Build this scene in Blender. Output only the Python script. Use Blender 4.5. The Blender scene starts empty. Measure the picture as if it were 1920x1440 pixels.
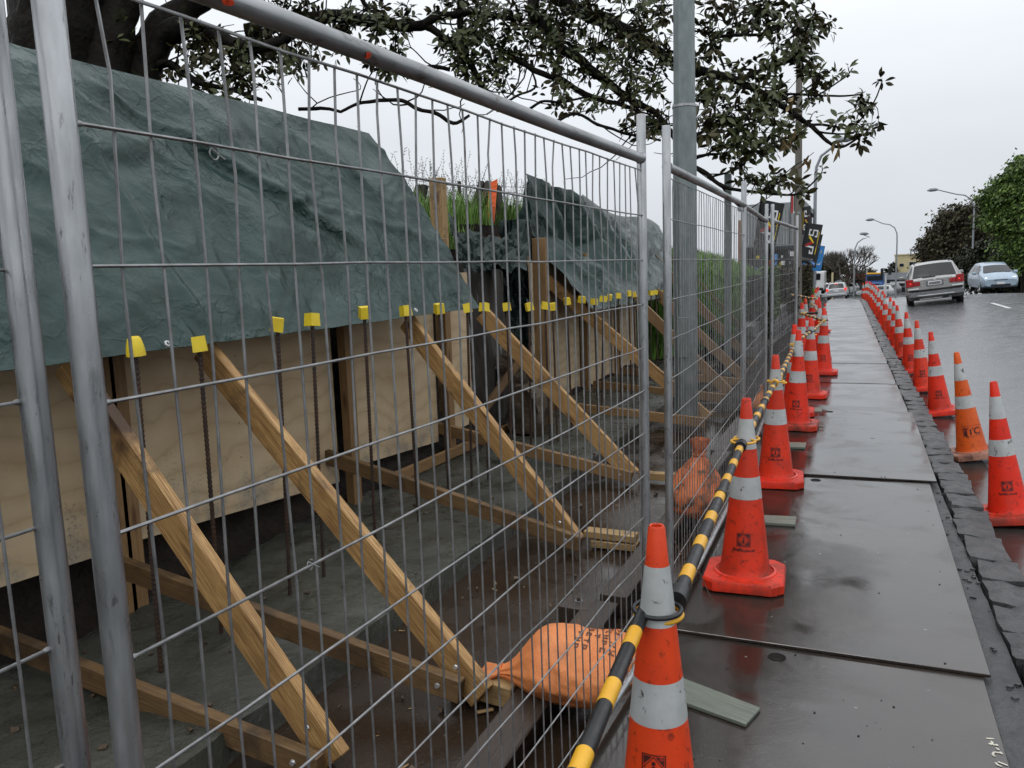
import bpy, bmesh, math, random
import numpy as np
from mathutils import Vector, Matrix, noise
from math import radians as R_, sin, cos, pi, sqrt
rng = random.Random(7)
sc = bpy.context.scene
COL = sc.collection

# ------------------------------------------------------------------ camera
FPX, CX, CY, EYE = 1530.0, 960.0, 720.0, 1.6
_n = lambda v: np.array(v, float) / np.linalg.norm(v)
_down = _n([0.035, 1, 212.3 / FPX])
_fwd = _n([(1609 - CX) / FPX, (485 - CY) / FPX, 1]); _fwd = _n(_fwd - _down * (_fwd @ _down))
_right = np.cross(_down, _fwd)
RM = np.array([_right, _fwd, -_down])
CAMP = np.array([0, 0, EYE])
cam = bpy.data.cameras.new('camera'); cam_o = bpy.data.objects.new('camera', cam); COL.objects.link(cam_o)
m = Matrix.Identity(4)
for i in range(3):
    m[i][0] = RM[i, 0]; m[i][1] = -RM[i, 1]; m[i][2] = -RM[i, 2]; m[i][3] = CAMP[i]
cam_o.matrix_world = m
cam.sensor_width = 36; cam.lens = FPX / 1920 * 36; cam.clip_start = 0.05; cam.clip_end = 4000
sc.camera = cam_o

# ------------------------------------------------------------------ world, sun, exposure
SUN_EL, SUN_AZ = 58, 200
w = bpy.data.worlds.new('World'); sc.world = w; w.use_nodes = True
nt = w.node_tree; nt.nodes.clear()
out = nt.nodes.new('ShaderNodeOutputWorld'); bg = nt.nodes.new('ShaderNodeBackground')
sky = nt.nodes.new('ShaderNodeTexSky'); sky.sky_type = 'NISHITA'; sky.sun_disc = False
sky.sun_elevation = R_(SUN_EL); sky.sun_rotation = R_(SUN_AZ); sky.air_density = 1.5; sky.dust_density = 6; sky.ozone_density = 1
tc = nt.nodes.new('ShaderNodeTexCoord'); sep = nt.nodes.new('ShaderNodeSeparateXYZ')
ramp = nt.nodes.new('ShaderNodeValToRGB')
ramp.color_ramp.elements[0].position = 0.0; ramp.color_ramp.elements[0].color = (6.9, 7.3, 7.85, 1)
ramp.color_ramp.elements[1].position = 0.75; ramp.color_ramp.elements[1].color = (13.0, 13.4, 14.0, 1)
e = ramp.color_ramp.elements.new(0.16); e.color = (7.9, 8.3, 8.8, 1)
e = ramp.color_ramp.elements.new(0.36); e.color = (10.4, 10.75, 11.2, 1)
nz = nt.nodes.new('ShaderNodeTexNoise'); nz.inputs['Scale'].default_value = 2.2; nz.inputs['Detail'].default_value = 4
mapn = nt.nodes.new('ShaderNodeMapping'); mapn.inputs['Scale'].default_value = (1, 1, 2.4)
mr = nt.nodes.new('ShaderNodeMapRange'); mr.inputs[1].default_value = 0.3; mr.inputs[2].default_value = 0.7; mr.inputs[3].default_value = 0.93; mr.inputs[4].default_value = 1.07
mul = nt.nodes.new('ShaderNodeMix'); mul.data_type = 'RGBA'; mul.blend_type = 'MULTIPLY'; mul.inputs[0].default_value = 1
mx = nt.nodes.new('ShaderNodeMix'); mx.data_type = 'RGBA'; mx.inputs[0].default_value = 0.93
L = nt.links.new
L(tc.outputs['Generated'], sep.inputs[0]); L(sep.outputs['Z'], ramp.inputs[0]); L(tc.outputs['Generated'], mapn.inputs[0]); L(mapn.outputs[0], nz.inputs[0])
L(nz.outputs[0], mr.inputs[0]); L(ramp.outputs[0], mul.inputs[6]); L(mr.outputs[0], mul.inputs[7])
L(sky.outputs[0], mx.inputs[6]); L(mul.outputs[2], mx.inputs[7]); L(mx.outputs[2], bg.inputs[0]); bg.inputs[1].default_value = 0.1
L(bg.outputs[0], out.inputs[0])
sun = bpy.data.lights.new('sun', 'SUN'); sun.energy = 0.6; sun.angle = R_(25); sun.color = (1, 0.97, 0.93)
sun_o = bpy.data.objects.new('sun', sun); COL.objects.link(sun_o)
sd = Vector((sin(R_(SUN_AZ)) * cos(R_(SUN_EL)), cos(R_(SUN_AZ)) * cos(R_(SUN_EL)), sin(R_(SUN_EL))))
sun_o.rotation_euler = sd.to_track_quat('Z', 'Y').to_euler()
sc.view_settings.view_transform = 'Standard'; sc.view_settings.look = 'None'
sc.view_settings.exposure = 0.1; sc.view_settings.gamma = 1; sc.view_settings.use_curve_mapping = False
sc.cycles.max_bounces = 6; sc.cycles.transparent_max_bounces = 8
sc.cycles.use_denoising = True

# ------------------------------------------------------------------ measuring helpers (photo pixel -> point of the place)
def ray(px, py): return RM @ np.array([(px - CX) / FPX, (py - CY) / FPX, 1.0])
def on_z(px, py, z=0.0): d = ray(px, py); return Vector(CAMP + d * (z - EYE) / d[2])
def on_x(px, py, x): d = ray(px, py); return Vector(CAMP + d * x / d[0])
def on_y(px, py, y): d = ray(px, py); return Vector(CAMP + d * y / d[1])
def at_d(px, py, d): return Vector(CAMP + ray(px, py) * d)
def proj(p):
    c = RM.T @ (np.array(p, float) - CAMP); return CX + FPX * c[0] / c[2], CY + FPX * c[1] / c[2], c[2]

# ------------------------------------------------------------------ terrain functions
def kx(y): return 0.76 - 0.016 * (min(y, 60) - 3.5)
def base_z(y):
    t = y - 31.0
    if t <= 0: return 0.0
    if t < 8: return -0.042 * t * t / 16
    d = -0.042 * 4 - 0.042 * (t - 8)
    return max(d, -4.2)
def road_z(x, y):
    u = x - kx(y)
    c = 0.075 if y < 45 else 0.075 * max(0.25, 1 - (y - 45) / 40)
    if u < 0.25: k = -0.19 + 0.03 * u
    elif u < 4.2: k = -0.1825 + c * (u - 0.25)
    elif u < 6: k = -0.1825 + c * 3.95 + 0.02 * (u - 4.2)
    else: k = -0.1825 + c * 3.95 + 0.036 - 0.02 * (u - 6)
    return base_z(y) + k

# ------------------------------------------------------------------ materials
def nodes_of(name):
    mt = bpy.data.materials.new(name); mt.use_nodes = True; t = mt.node_tree
    return mt, t, t.nodes['Principled BSDF']
def N(t, kind, **kw):
    n = t.nodes.new(kind)
    for k, v in kw.items():
        if k in n.inputs: n.inputs[k].default_value = v
        else: setattr(n, k, v)
    return n
def c4(c): return (c[0], c[1], c[2], 1.0)
def coords(t, kind='Object', scale=(1, 1, 1), rnd=True):
    tcn = t.nodes.new('ShaderNodeTexCoord'); mp = N(t, 'ShaderNodeMapping'); mp.inputs['Scale'].default_value = scale
    src = tcn.outputs[kind]
    if rnd and kind != 'UV':
        oi = t.nodes.new('ShaderNodeObjectInfo'); ad = N(t, 'ShaderNodeVectorMath', operation='ADD')
        ml = N(t, 'ShaderNodeMath', operation='MULTIPLY'); ml.inputs[1].default_value = 37.0
        t.links.new(oi.outputs['Random'], ml.inputs[0]); t.links.new(src, ad.inputs[0]); t.links.new(ml.outputs[0], ad.inputs[1]); src = ad.outputs[0]
    t.links.new(src, mp.inputs['Vector']); return mp.outputs[0]
def tnoise(t, vec, scale, detail=4, rough=0.55, dist=0.0):
    n = N(t, 'ShaderNodeTexNoise', Scale=scale, Detail=detail, Roughness=rough, Distortion=dist); t.links.new(vec, n.inputs['Vector']); return n.outputs[0]
def rng_map(t, v, a, b, c=0.0, d=1.0):
    n = N(t, 'ShaderNodeMapRange'); n.inputs[1].default_value = a; n.inputs[2].default_value = b; n.inputs[3].default_value = c; n.inputs[4].default_value = d
    t.links.new(v, n.inputs[0]); return n.outputs[0]
def mixc(t, f, a, b, mode='MIX'):
    n = N(t, 'ShaderNodeMix', data_type='RGBA', blend_type=mode)
    for sock, v in ((n.inputs[0], f), (n.inputs[6], a), (n.inputs[7], b)):
        if hasattr(v, 'links'): t.links.new(v, sock)
        elif isinstance(v, (int, float)): sock.default_value = v
        else: sock.default_value = c4(v)
    return n.outputs[2]
def bump(t, b, h, strength=0.3, dist=0.01):
    n = N(t, 'ShaderNodeBump', Strength=strength, Distance=dist); t.links.new(h, n.inputs['Height'])
    t.links.new(n.outputs[0], b.inputs['Normal']); return n
def setup(name, c1, c2, scale=5, rough=(0.4, 0.6), metal=0.0, dirt=None, dirt_scale=9, dirt_at=(0.58, 0.7), bmp=None, kind='Object', cs=(1, 1, 1), rnd=True, fine=None, coat=0):
    mt, t, b = nodes_of(name); v = coords(t, kind, cs, rnd)
    f = tnoise(t, v, scale, 5); col = mixc(t, rng_map(t, f, 0.35, 0.65), c1, c2)
    if fine:
        g = tnoise(t, v, fine[0], 2); col = mixc(t, rng_map(t, g, fine[1], fine[2]), col, fine[3])
    if dirt:
        d = tnoise(t, v, dirt_scale, 6, 0.65, 0.4); col = mixc(t, rng_map(t, d, *dirt_at), col, dirt)
    t.links.new(col, b.inputs['Base Color'])
    r = tnoise(t, v, scale * 2.3, 4); t.links.new(rng_map(t, r, 0.3, 0.7, *rough), b.inputs['Roughness'])
    b.inputs['Metallic'].default_value = metal
    if coat: b.inputs['Coat Weight'].default_value = coat; b.inputs['Coat Roughness'].default_value = 0.05
    if bmp:
        h = tnoise(t, v, bmp[0], 5); bump(t, b, h, bmp[1], bmp[2] if len(bmp) > 2 else 0.01)
    return mt
MAT = {}
MAT['galv'] = setup('galvanised_steel', (0.47, 0.485, 0.495), (0.34, 0.35, 0.36), 34, (0.22, 0.5), 0.7, (0.15, 0.15, 0.15), 110, (0.62, 0.70), (80, 0.3, 0.002), cs=(1, 1, 0.2))
MAT['galv_rail'] = setup('weathered_rail_steel', (0.42, 0.43, 0.44), (0.24, 0.25, 0.25), 14, (0.28, 0.5), 0.75, (0.10, 0.085, 0.06), 20, (0.56, 0.68), (60, 0.2, 0.002), cs=(1, 0.3, 1))
MAT['wire'] = setup('mesh_wire_steel', (0.36, 0.365, 0.365), (0.24, 0.24, 0.24), 30, (0.35, 0.6), 0.6, (0.16, 0.09, 0.05), 12, (0.66, 0.76))
MAT['pole_steel'] = setup('lamp_post_steel', (0.25, 0.285, 0.285), (0.18, 0.21, 0.21), 9, (0.35, 0.6), 0.5, (0.42, 0.45, 0.46), 60, (0.66, 0.72), cs=(1, 1, 0.5))
MAT['far_pole'] = setup('far_lamp_post', (0.30, 0.32, 0.34), (0.26, 0.28, 0.30), 3, (0.5, 0.7), 0.2)
# timber: UV runs along the bar
def timber(name, c1, c2, dark, rough=(0.45, 0.7), mud=0.57, knots=True, burn=None):
    mt, t, b = nodes_of(name); v = coords(t, 'UV', (1.6, 26, 1)); v0 = coords(t, 'UV', (1, 1, 1))
    g = tnoise(t, v, 3.0, 6, 0.6, 1.2); col = mixc(t, rng_map(t, g, 0.36, 0.66), c1, c2)
    bl_ = tnoise(t, v0, 2.4, 4, 0.6); col = mixc(t, rng_map(t, bl_, 0.42, 0.68, 0, 0.45), col, tuple(x * 0.55 for x in c2))
    wv = N(t, 'ShaderNodeTexWave', Scale=1.4, Distortion=7, Detail=3); wv.bands_direction = 'Y'; t.links.new(v, wv.inputs['Vector'])
    col = mixc(t, rng_map(t, wv.outputs[1], 0.72, 0.98, 0, 0.55), col, dark)
    d = tnoise(t, v0, 3.2, 7, 0.7, 0.5); col = mixc(t, rng_map(t, d, mud, mud + 0.13, 0, 0.8), col, (0.055, 0.035, 0.02))
    if knots:
        vk = coords(t, 'UV', (2.2, 9, 1)); vo = N(t, 'ShaderNodeTexVoronoi', Scale=1.0); t.links.new(vk, vo.inputs['Vector'])
        col = mixc(t, rng_map(t, vo.outputs['Distance'], 0.07, 0.20, 0.92, 0), col, (0.10, 0.045, 0.018))
    if burn:
        sx = N(t, 'ShaderNodeSeparateXYZ'); t.links.new(v0, sx.inputs[0]); nb_ = tnoise(t, v0, 9, 4); ad = N(t, 'ShaderNodeMath', operation='MULTIPLY_ADD'); t.links.new(nb_, ad.inputs[0]); ad.inputs[1].default_value = 0.35; t.links.new(sx.outputs[0], ad.inputs[2])
        m1 = rng_map(t, ad.outputs[0], burn[0] + .12, burn[0] + .22); m2 = rng_map(t, ad.outputs[0], burn[1] + .2, burn[1] + .08); mm = N(t, 'ShaderNodeMath', operation='MULTIPLY'); t.links.new(m1, mm.inputs[0]); t.links.new(m2, mm.inputs[1])
        col = mixc(t, mm.outputs[0], col, (0.06, 0.028, 0.012))
    t.links.new(col, b.inputs['Base Color']); t.links.new(rng_map(t, g, 0.3, 0.7, *rough), b.inputs['Roughness'])
    bump(t, b, g, 0.6, 0.005); return mt
MAT['pine'] = timber('wet_pine_timber', (0.62, 0.385, 0.150), (0.27, 0.135, 0.042), (0.13, 0.055, 0.018))
MAT['pine_burnt'] = timber('scorched_pine_timber', (0.62, 0.385, 0.150), (0.27, 0.135, 0.042), (0.13, 0.055, 0.018), mud=0.55, burn=(0.16, 0.5))
MAT['pine_old'] = timber('muddy_timber', (0.24, 0.145, 0.06), (0.15, 0.085, 0.036), (0.06, 0.035, 0.018), mud=0.5)
MAT['stud'] = timber('framing_timber', (0.33, 0.20, 0.085), (0.24, 0.135, 0.055), (0.13, 0.07, 0.03), mud=0.62)
MAT['sleeper'] = timber('dark_sleeper', (0.075, 0.052, 0.038), (0.045, 0.032, 0.024), (0.022, 0.017, 0.014), (0.25, 0.5), 0.6)
MAT['oldstake'] = timber('blackened_stake', (0.045, 0.036, 0.026), (0.024, 0.02, 0.015), (0.012, 0.01, 0.008), (0.6, 0.8), 0.6)
MAT['offcut'] = timber('pale_offcut', (0.50, 0.34, 0.15), (0.36, 0.22, 0.09), (0.12, 0.07, 0.03), mud=0.54)
MAT['oldboard'] = timber('grey_green_board', (0.21, 0.235, 0.19), (0.13, 0.15, 0.12), (0.07, 0.075, 0.06), (0.25, 0.5), 0.6, False)
def ply():
    mt, t, b = nodes_of('formwork_plywood'); v = coords(t, 'UV', (1, 1, 1))
    wp = tnoise(t, v, 2.2, 3); ad = N(t, 'ShaderNodeVectorMath', operation='SCALE', Scale=1.0)
    wv = N(t, 'ShaderNodeTexWave', Scale=2.2, Distortion=11, Detail=2.5); wv.inputs['Detail Scale'].default_value = 0.7; wv.bands_direction = 'Y'; t.links.new(v, wv.inputs['Vector'])
    col = mixc(t, rng_map(t, wv.outputs[1], 0.1, 0.95), (0.60, 0.465, 0.295), (0.54, 0.41, 0.25))
    col = mixc(t, rng_map(t, wv.outputs[1], 0.95, 1.0, 0, 0.35), col, (0.38, 0.26, 0.15))
    col = mixc(t, rng_map(t, wp, 0.46, 0.7, 0, 0.6), col, (0.40, 0.27, 0.15))
    vv = N(t, 'ShaderNodeSeparateXYZ'); t.links.new(v, vv.inputs[0])
    low = rng_map(t, vv.outputs[1], 0.62, 0.05, 0, 1)
    sp = tnoise(t, v, 55, 4, 0.7); sp2 = tnoise(t, v, 5, 3)
    a = N(t, 'ShaderNodeMath', operation='MULTIPLY'); t.links.new(rng_map(t, sp, 0.53, 0.61), a.inputs[0]); lo2 = N(t, 'ShaderNodeMath', operation='MULTIPLY'); t.links.new(low, lo2.inputs[0]); t.links.new(rng_map(t, sp2, 0.47, 0.66), lo2.inputs[1]); t.links.new(lo2.outputs[0], a.inputs[1])
    col = mixc(t, a.outputs[0], col, (0.10, 0.085, 0.07))
    a2 = N(t, 'ShaderNodeMath', operation='MULTIPLY'); t.links.new(rng_map(t, sp2, 0.45, 0.65, 0, 0.75), a2.inputs[0]); t.links.new(rng_map(t, vv.outputs[1], 0.3, 0.0), a2.inputs[1])
    col = mixc(t, a2.outputs[0], col, (0.24, 0.225, 0.20))
    t.links.new(col, b.inputs['Base Color']); b.inputs['Roughness'].default_value = 0.6
    bump(t, b, wv.outputs[1], 0.06, 0.003); return mt
MAT['ply'] = ply()
def tarp_mat(name, c1, c2):
    mt, t, b = nodes_of(name); v = coords(t, 'Object', (1, 1, 1), False)
    f = tnoise(t, v, 2.5, 5); col = mixc(t, rng_map(t, f, 0.35, 0.65), c1, c2)
    wr = tnoise(t, v, 7.0, 8, 0.62, 1.8); col = mixc(t, rng_map(t, wr, 0.6, 0.75, 0, 0.3), col, (0.085, 0.125, 0.113))
    t.links.new(col, b.inputs['Base Color']); t.links.new(rng_map(t, f, 0.3, 0.7, 0.30, 0.46), b.inputs['Roughness'])
    def ridged(sc_, det, dist):
        a = tnoise(t, v, sc_, det, 0.55, dist); s1 = N(t, 'ShaderNodeMath', operation='SUBTRACT'); t.links.new(a, s1.inputs[0]); s1.inputs[1].default_value = 0.5
        s2 = N(t, 'ShaderNodeMath', operation='ABSOLUTE'); t.links.new(s1.outputs[0], s2.inputs[0]); return rng_map(t, s2.outputs[0], 0.0, 0.13, 1, 0)
    vx = N(t, 'ShaderNodeTexVoronoi', Scale=3.0); vx.feature = 'DISTANCE_TO_EDGE'; wob = N(t, 'ShaderNodeVectorMath', operation='ADD'); nzv = N(t, 'ShaderNodeTexNoise', Scale=3.0, Detail=4); t.links.new(v, nzv.inputs['Vector'])
    t.links.new(v, wob.inputs[0]); t.links.new(nzv.outputs[1], wob.inputs[1]); t.links.new(wob.outputs[0], vx.inputs['Vector'])
    cr_ = rng_map(t, vx.outputs['Distance'], 0.0, 0.09, 1, 0)
    r1 = ridged(1.5, 2, 1.0); r2 = ridged(3.6, 3, 1.3); h2 = ridged(15, 3, 1.0)
    mxh = N(t, 'ShaderNodeMath', operation='MULTIPLY_ADD'); t.links.new(r2, mxh.inputs[0]); mxh.inputs[1].default_value = 0.5; t.links.new(r1, mxh.inputs[2])
    mxh2 = N(t, 'ShaderNodeMath', operation='MULTIPLY_ADD'); t.links.new(cr_, mxh2.inputs[0]); mxh2.inputs[1].default_value = 0.5; t.links.new(mxh.outputs[0], mxh2.inputs[2])
    msk = N(t, 'ShaderNodeMath', operation='MULTIPLY'); b1 = N(t, 'ShaderNodeBump', Strength=0.6, Distance=0.02); t.links.new(mxh2.outputs[0], msk.inputs[0]); t.links.new(rng_map(t, tnoise(t, v, 1.1, 2), 0.36, 0.62, 0.2, 1), msk.inputs[1]); t.links.new(msk.outputs[0], b1.inputs['Height']); b.inputs['Specular IOR Level'].default_value = 0.36
    b2 = N(t, 'ShaderNodeBump', Strength=0.16, Distance=0.005); t.links.new(h2, b2.inputs['Height']); t.links.new(b1.outputs[0], b2.inputs['Normal'])
    wv = tnoise(t, v, 260, 1); b3 = N(t, 'ShaderNodeBump', Strength=0.15, Distance=0.002); t.links.new(wv, b3.inputs['Height']); t.links.new(b2.outputs[0], b3.inputs['Normal'])
    t.links.new(b3.outputs[0], b.inputs['Normal']); return mt
MAT['tarp'] = tarp_mat('green_tarpaulin', (0.027, 0.063, 0.054), (0.015, 0.039, 0.033))
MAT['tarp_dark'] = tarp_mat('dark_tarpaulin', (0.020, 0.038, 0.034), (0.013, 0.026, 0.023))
def wet(name, c1, c2, r=(0.08, 0.4), sc_=1.3, speck=None, bmp=(35, 0.25, 0.004), bmp2=None, spec=0.5, rat=(0.38, 0.62)):
    mt, t, b = nodes_of(name); v = coords(t, 'Object', (1, 1, 1), False)
    f = tnoise(t, v, sc_, 6, 0.6, 0.3); col = mixc(t, rng_map(t, f, 0.32, 0.68), c1, c2)
    g = tnoise(t, v, 130, 2, 0.6); col = mixc(t, rng_map(t, g, 0.62, 0.75, 0, 0.5), col, tuple(min(1, x * 2.4 + 0.01) for x in c1))
    if speck:
        for s, th, cc in speck:
            vo = N(t, 'ShaderNodeTexVoronoi', Scale=s); t.links.new(v, vo.inputs['Vector'])
            sel = N(t, 'ShaderNodeSeparateColor'); t.links.new(vo.outputs['Color'], sel.inputs[0])
            k = N(t, 'ShaderNodeMath', operation='MULTIPLY'); t.links.new(rng_map(t, vo.outputs['Distance'], 0.16, 0.10, 0, 1), k.inputs[0]); t.links.new(rng_map(t, sel.outputs[0], th, th + 0.02), k.inputs[1])
            col = mixc(t, k.outputs[0], col, cc)
    t.links.new(col, b.inputs['Base Color'])
    f2 = tnoise(t, v, sc_ * 1.7, 5, 0.6, 0.6); t.links.new(rng_map(t, f2, rat[0], rat[1], *r), b.inputs['Roughness'])
    b.inputs['Specular IOR Level'].default_value = spec
    h = tnoise(t, v, bmp[0], 6, 0.65); b1 = N(t, 'ShaderNodeBump', Strength=bmp[1], Distance=bmp[2]); t.links.new(h, b1.inputs['Height'])
    if bmp2:
        h2 = tnoise(t, v, bmp2[0], 3); b2 = N(t, 'ShaderNodeBump', Strength=bmp2[1], Distance=bmp2[2]); t.links.new(h2, b2.inputs['Height']); t.links.new(b2.outputs[0], b1.inputs['Normal'])
    t.links.new(b1.outputs[0], b.inputs['Normal']); return mt
MAT['plate'] = wet('wet_steel_plate', (0.048, 0.037, 0.030), (0.026, 0.020, 0.016), (0.04, 0.27), 1.3, [(9, 0.9, (0.012, 0.011, 0.01)), (24, 0.95, (0.2, 0.19, 0.17))], (45, 0.10, 0.003), (2.2, 0.12, 0.02), spec=1.0, rat=(0.42, 0.6))
MAT['path'] = wet('wet_path_concrete', (0.080, 0.077, 0.075), (0.050, 0.048, 0.047), (0.06, 0.26), 1.0, [(14, 0.93, (0.02, 0.02, 0.02))], (60, 0.2, 0.004), (2.0, 0.1, 0.02), spec=0.85)
MAT['asphalt'] = wet('wet_asphalt', (0.135, 0.137, 0.145), (0.11, 0.112, 0.119), (0.2, 0.28), 2.2, None, (150, 0.22, 0.004), None, spec=0.8)
MAT['gutter'] = wet('wet_gutter', (0.055, 0.048, 0.044), (0.04, 0.035, 0.032), (0.06, 0.25), 1.5, None, (80, 0.25, 0.004), (3, 0.12, 0.02))
MAT['kerb'] = wet('bluestone', (0.075, 0.075, 0.077), (0.045, 0.045, 0.048), (0.3, 0.6), 6, None, (22, 0.9, 0.02), None)
MAT['site'] = wet('wet_site_slab', (0.048, 0.031, 0.020), (0.025, 0.016, 0.010), (0.08, 0.34), 1.4, [(22, 0.93, (0.25, 0.21, 0.16)), (60, 0.93, (0.22, 0.19, 0.15))], (40, 0.25, 0.004), (2, 0.1, 0.02))
MAT['fresh'] = wet('fresh_concrete', (0.088, 0.090, 0.074), (0.044, 0.045, 0.036), (0.16, 0.42), 1.6, None, (26, 0.6, 0.012), (5, 0.4, 0.05))
MAT['soil'] = wet('dark_soil', (0.022, 0.014, 0.009), (0.008, 0.005, 0.004), (0.5, 0.85), 5, None, (18, 1.0, 0.05), (5, 0.8, 0.08), spec=0.25)
MAT['chalk'] = setup('chalk_paint', (0.75, 0.72, 0.6), (0.5, 0.48, 0.4), 60, (0.5, 0.7))
def cone_mat(name, c, cd):
    mt, t, b = nodes_of(name); v = coords(t)
    f = tnoise(t, v, 6, 4); col = mixc(t, rng_map(t, f, 0.35, 0.65), c, cd)
    d = tnoise(t, v, 13, 7, 0.72, 0.8); col = mixc(t, rng_map(t, d, 0.59, 0.68, 0, 0.9), col, (0.05, 0.012, 0.01))
    d2 = tnoise(t, v, 4, 6, 0.7, 0.3); z = N(t, 'ShaderNodeSeparateXYZ'); tcn = t.nodes.new('ShaderNodeTexCoord'); t.links.new(tcn.outputs['Object'], z.inputs[0])
    k = N(t, 'ShaderNodeMath', operation='MULTIPLY'); t.links.new(rng_map(t, d2, 0.42, 0.62, 0, 0.55), k.inputs[0]); t.links.new(rng_map(t, z.outputs[2], 0.3, 0.02, 0.25, 1), k.inputs[1])
    oi = t.nodes.new('ShaderNodeObjectInfo'); k3 = N(t, 'ShaderNodeMath', operation='MULTIPLY'); t.links.new(k.outputs[0], k3.inputs[0]); t.links.new(rng_map(t, oi.outputs['Random'], 0, 1, 0.4, 1.9), k3.inputs[1])
    col = mixc(t, rng_map(t, oi.outputs['Random'], 0.3, 1.0, 0, 0.4), col, (0.72, 0.085, 0.030))
    gs_ = tnoise(t, v, 34, 5, 0.7, 0.5); col = mixc(t, rng_map(t, gs_, 0.58, 0.68, 0, 0.75), col, (0.10, 0.02, 0.015))
    col = mixc(t, k3.outputs[0], col, (0.16, 0.035, 0.022))
    t.links.new(col, b.inputs['Base Color']); t.links.new(rng_map(t, f, 0.3, 0.7, 0.32, 0.5), b.inputs['Roughness'])
    b.inputs['Specular IOR Level'].default_value = 0.35
    bump(t, b, d, 0.08, 0.003); return mt
MAT['cone'] = cone_mat('traffic_cone_red', (0.86, 0.034, 0.010), (0.74, 0.025, 0.009))
MAT['cone_o'] = cone_mat('traffic_cone_orange', (0.88, 0.075, 0.012), (0.80, 0.055, 0.010))
MAT['cone_f'] = cone_mat('faded_orange_cone', (0.78, 0.13, 0.015), (0.68, 0.09, 0.012))
MAT['itc_base'] = setup('dirty_pale_base', (0.50, 0.26, 0.19), (0.30, 0.12, 0.07), 9, (0.4, 0.6), 0, (0.12, 0.05, 0.03), 14, (0.5, 0.62))
MAT['band'] = setup('reflective_band', (0.55, 0.57, 0.57), (0.42, 0.44, 0.43), 8, (0.3, 0.5), 0.0, (0.09, 0.08, 0.07), 24, (0.60, 0.66), (120, 0.1, 0.001))
MAT['ink'] = setup('black_stencil_ink', (0.05, 0.012, 0.010), (0.10, 0.014, 0.011), 50, (0.4, 0.6), 0, (0.5, 0.03, 0.02), 70, (0.58, 0.66))
MAT['rubber'] = setup('black_plastic', (0.016, 0.017, 0.018), (0.024, 0.025, 0.027), 14, (0.3, 0.5), 0, (0.07, 0.07, 0.07), 30, (0.66, 0.76))
MAT['tyre'] = setup('tyre_rubber', (0.018, 0.018, 0.018), (0.028, 0.028, 0.028), 10, (0.6, 0.8))
MAT['yellow'] = setup('yellow_plastic', (0.86, 0.46, 0.02), (0.78, 0.39, 0.02), 9, (0.3, 0.45), 0, (0.12, 0.06, 0.01), 26, (0.66, 0.72))
MAT['capyellow'] = setup('cap_yellow', (0.86, 0.66, 0.03), (0.76, 0.55, 0.03), 10, (0.4, 0.55), 0, (0.06, 0.035, 0.01), 40, (0.66, 0.7))
MAT['rebar'] = setup('rusty_rebar', (0.040, 0.033, 0.03), (0.085, 0.045, 0.028), 9, (0.5, 0.75), 0.3)
MAT['bag'] = setup('orange_sandbag', (0.80, 0.27, 0.085), (0.70, 0.20, 0.055), 7, (0.55, 0.7), 0, (0.42, 0.15, 0.06), 5, (0.60, 0.80), (30, 0.25, 0.006), fine=(200, 0.45, 0.8, (0.92, 0.38, 0.14)))
MAT['bag_dirty'] = setup('dirty_sandbag', (0.74, 0.21, 0.065), (0.58, 0.14, 0.04), 8, (0.5, 0.7), 0, (0.10, 0.05, 0.025), 13, (0.47, 0.6), (25, 0.6, 0.01))
MAT['printink'] = setup('brown_print', (0.16, 0.05, 0.02), (0.10, 0.03, 0.02), 30, (0.5, 0.7))
MAT['bark'] = setup('tree_bark', (0.015, 0.012, 0.009), (0.007, 0.006, 0.005), 6, (0.6, 0.85), 0, (0.024, 0.027, 0.009), 3, (0.6, 0.74), (16, 0.9, 0.03), rnd=False)
MAT['bark'].node_tree.nodes['Principled BSDF'].inputs['Specular IOR Level'].default_value = 0.15
def leaf_mat(name, c1, c2, back, rough=0.32, rnd=True):
    mt, t, b = nodes_of(name); v = coords(t, 'Object', (1, 1, 1), rnd)
    f = tnoise(t, v, 3.1, 3); col = mixc(t, rng_map(t, f, 0.3, 0.7), c1, c2)
    g = t.nodes.new('ShaderNodeNewGeometry'); col = mixc(t, g.outputs['Backfacing'], col, back)
    t.links.new(col, b.inputs['Base Color']); b.inputs['Roughness'].default_value = rough; b.inputs['Specular IOR Level'].default_value = 0.32
    return mt
MAT['leaf'] = leaf_mat('glossy_dark_leaf', (0.046, 0.064, 0.020), (0.088, 0.098, 0.036), (0.080, 0.070, 0.030), 0.4)
MAT['leaf_dry'] = leaf_mat('withered_leaf', (0.26, 0.20, 0.09), (0.20, 0.12, 0.05), (0.24, 0.18, 0.09), 0.6)
MAT['green_leaf'] = leaf_mat('fresh_green_leaf', (0.22, 0.34, 0.075), (0.12, 0.20, 0.045), (0.07, 0.11, 0.03), 0.5)
MAT['brown_leaf'] = leaf_mat('brown_foliage', (0.155, 0.140, 0.078), (0.085, 0.080, 0.048), (0.05, 0.042, 0.024), 0.6)
MAT['dark_leaf'] = leaf_mat('dark_hedge_leaf', (0.028, 0.038, 0.016), (0.016, 0.022, 0.011), (0.025, 0.03, 0.014), 0.5)
MAT['twig'] = setup('grey_twig', (0.10, 0.085, 0.07), (0.06, 0.05, 0.042), 4, (0.7, 0.9))
MAT['grass'] = leaf_mat('bank_grass', (0.15, 0.29, 0.05), (0.10, 0.20, 0.035), (0.15, 0.27, 0.055), 0.5, False)
MAT['grass_seed'] = leaf_mat('seeding_grass', (0.10, 0.11, 0.05), (0.07, 0.08, 0.035), (0.10, 0.10, 0.05), 0.7, False)
MAT['verge'] = wet('verge_turf', (0.055, 0.09, 0.02), (0.03, 0.05, 0.013), (0.6, 0.8), 3, None, (12, 0.8, 0.05), None)
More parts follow.
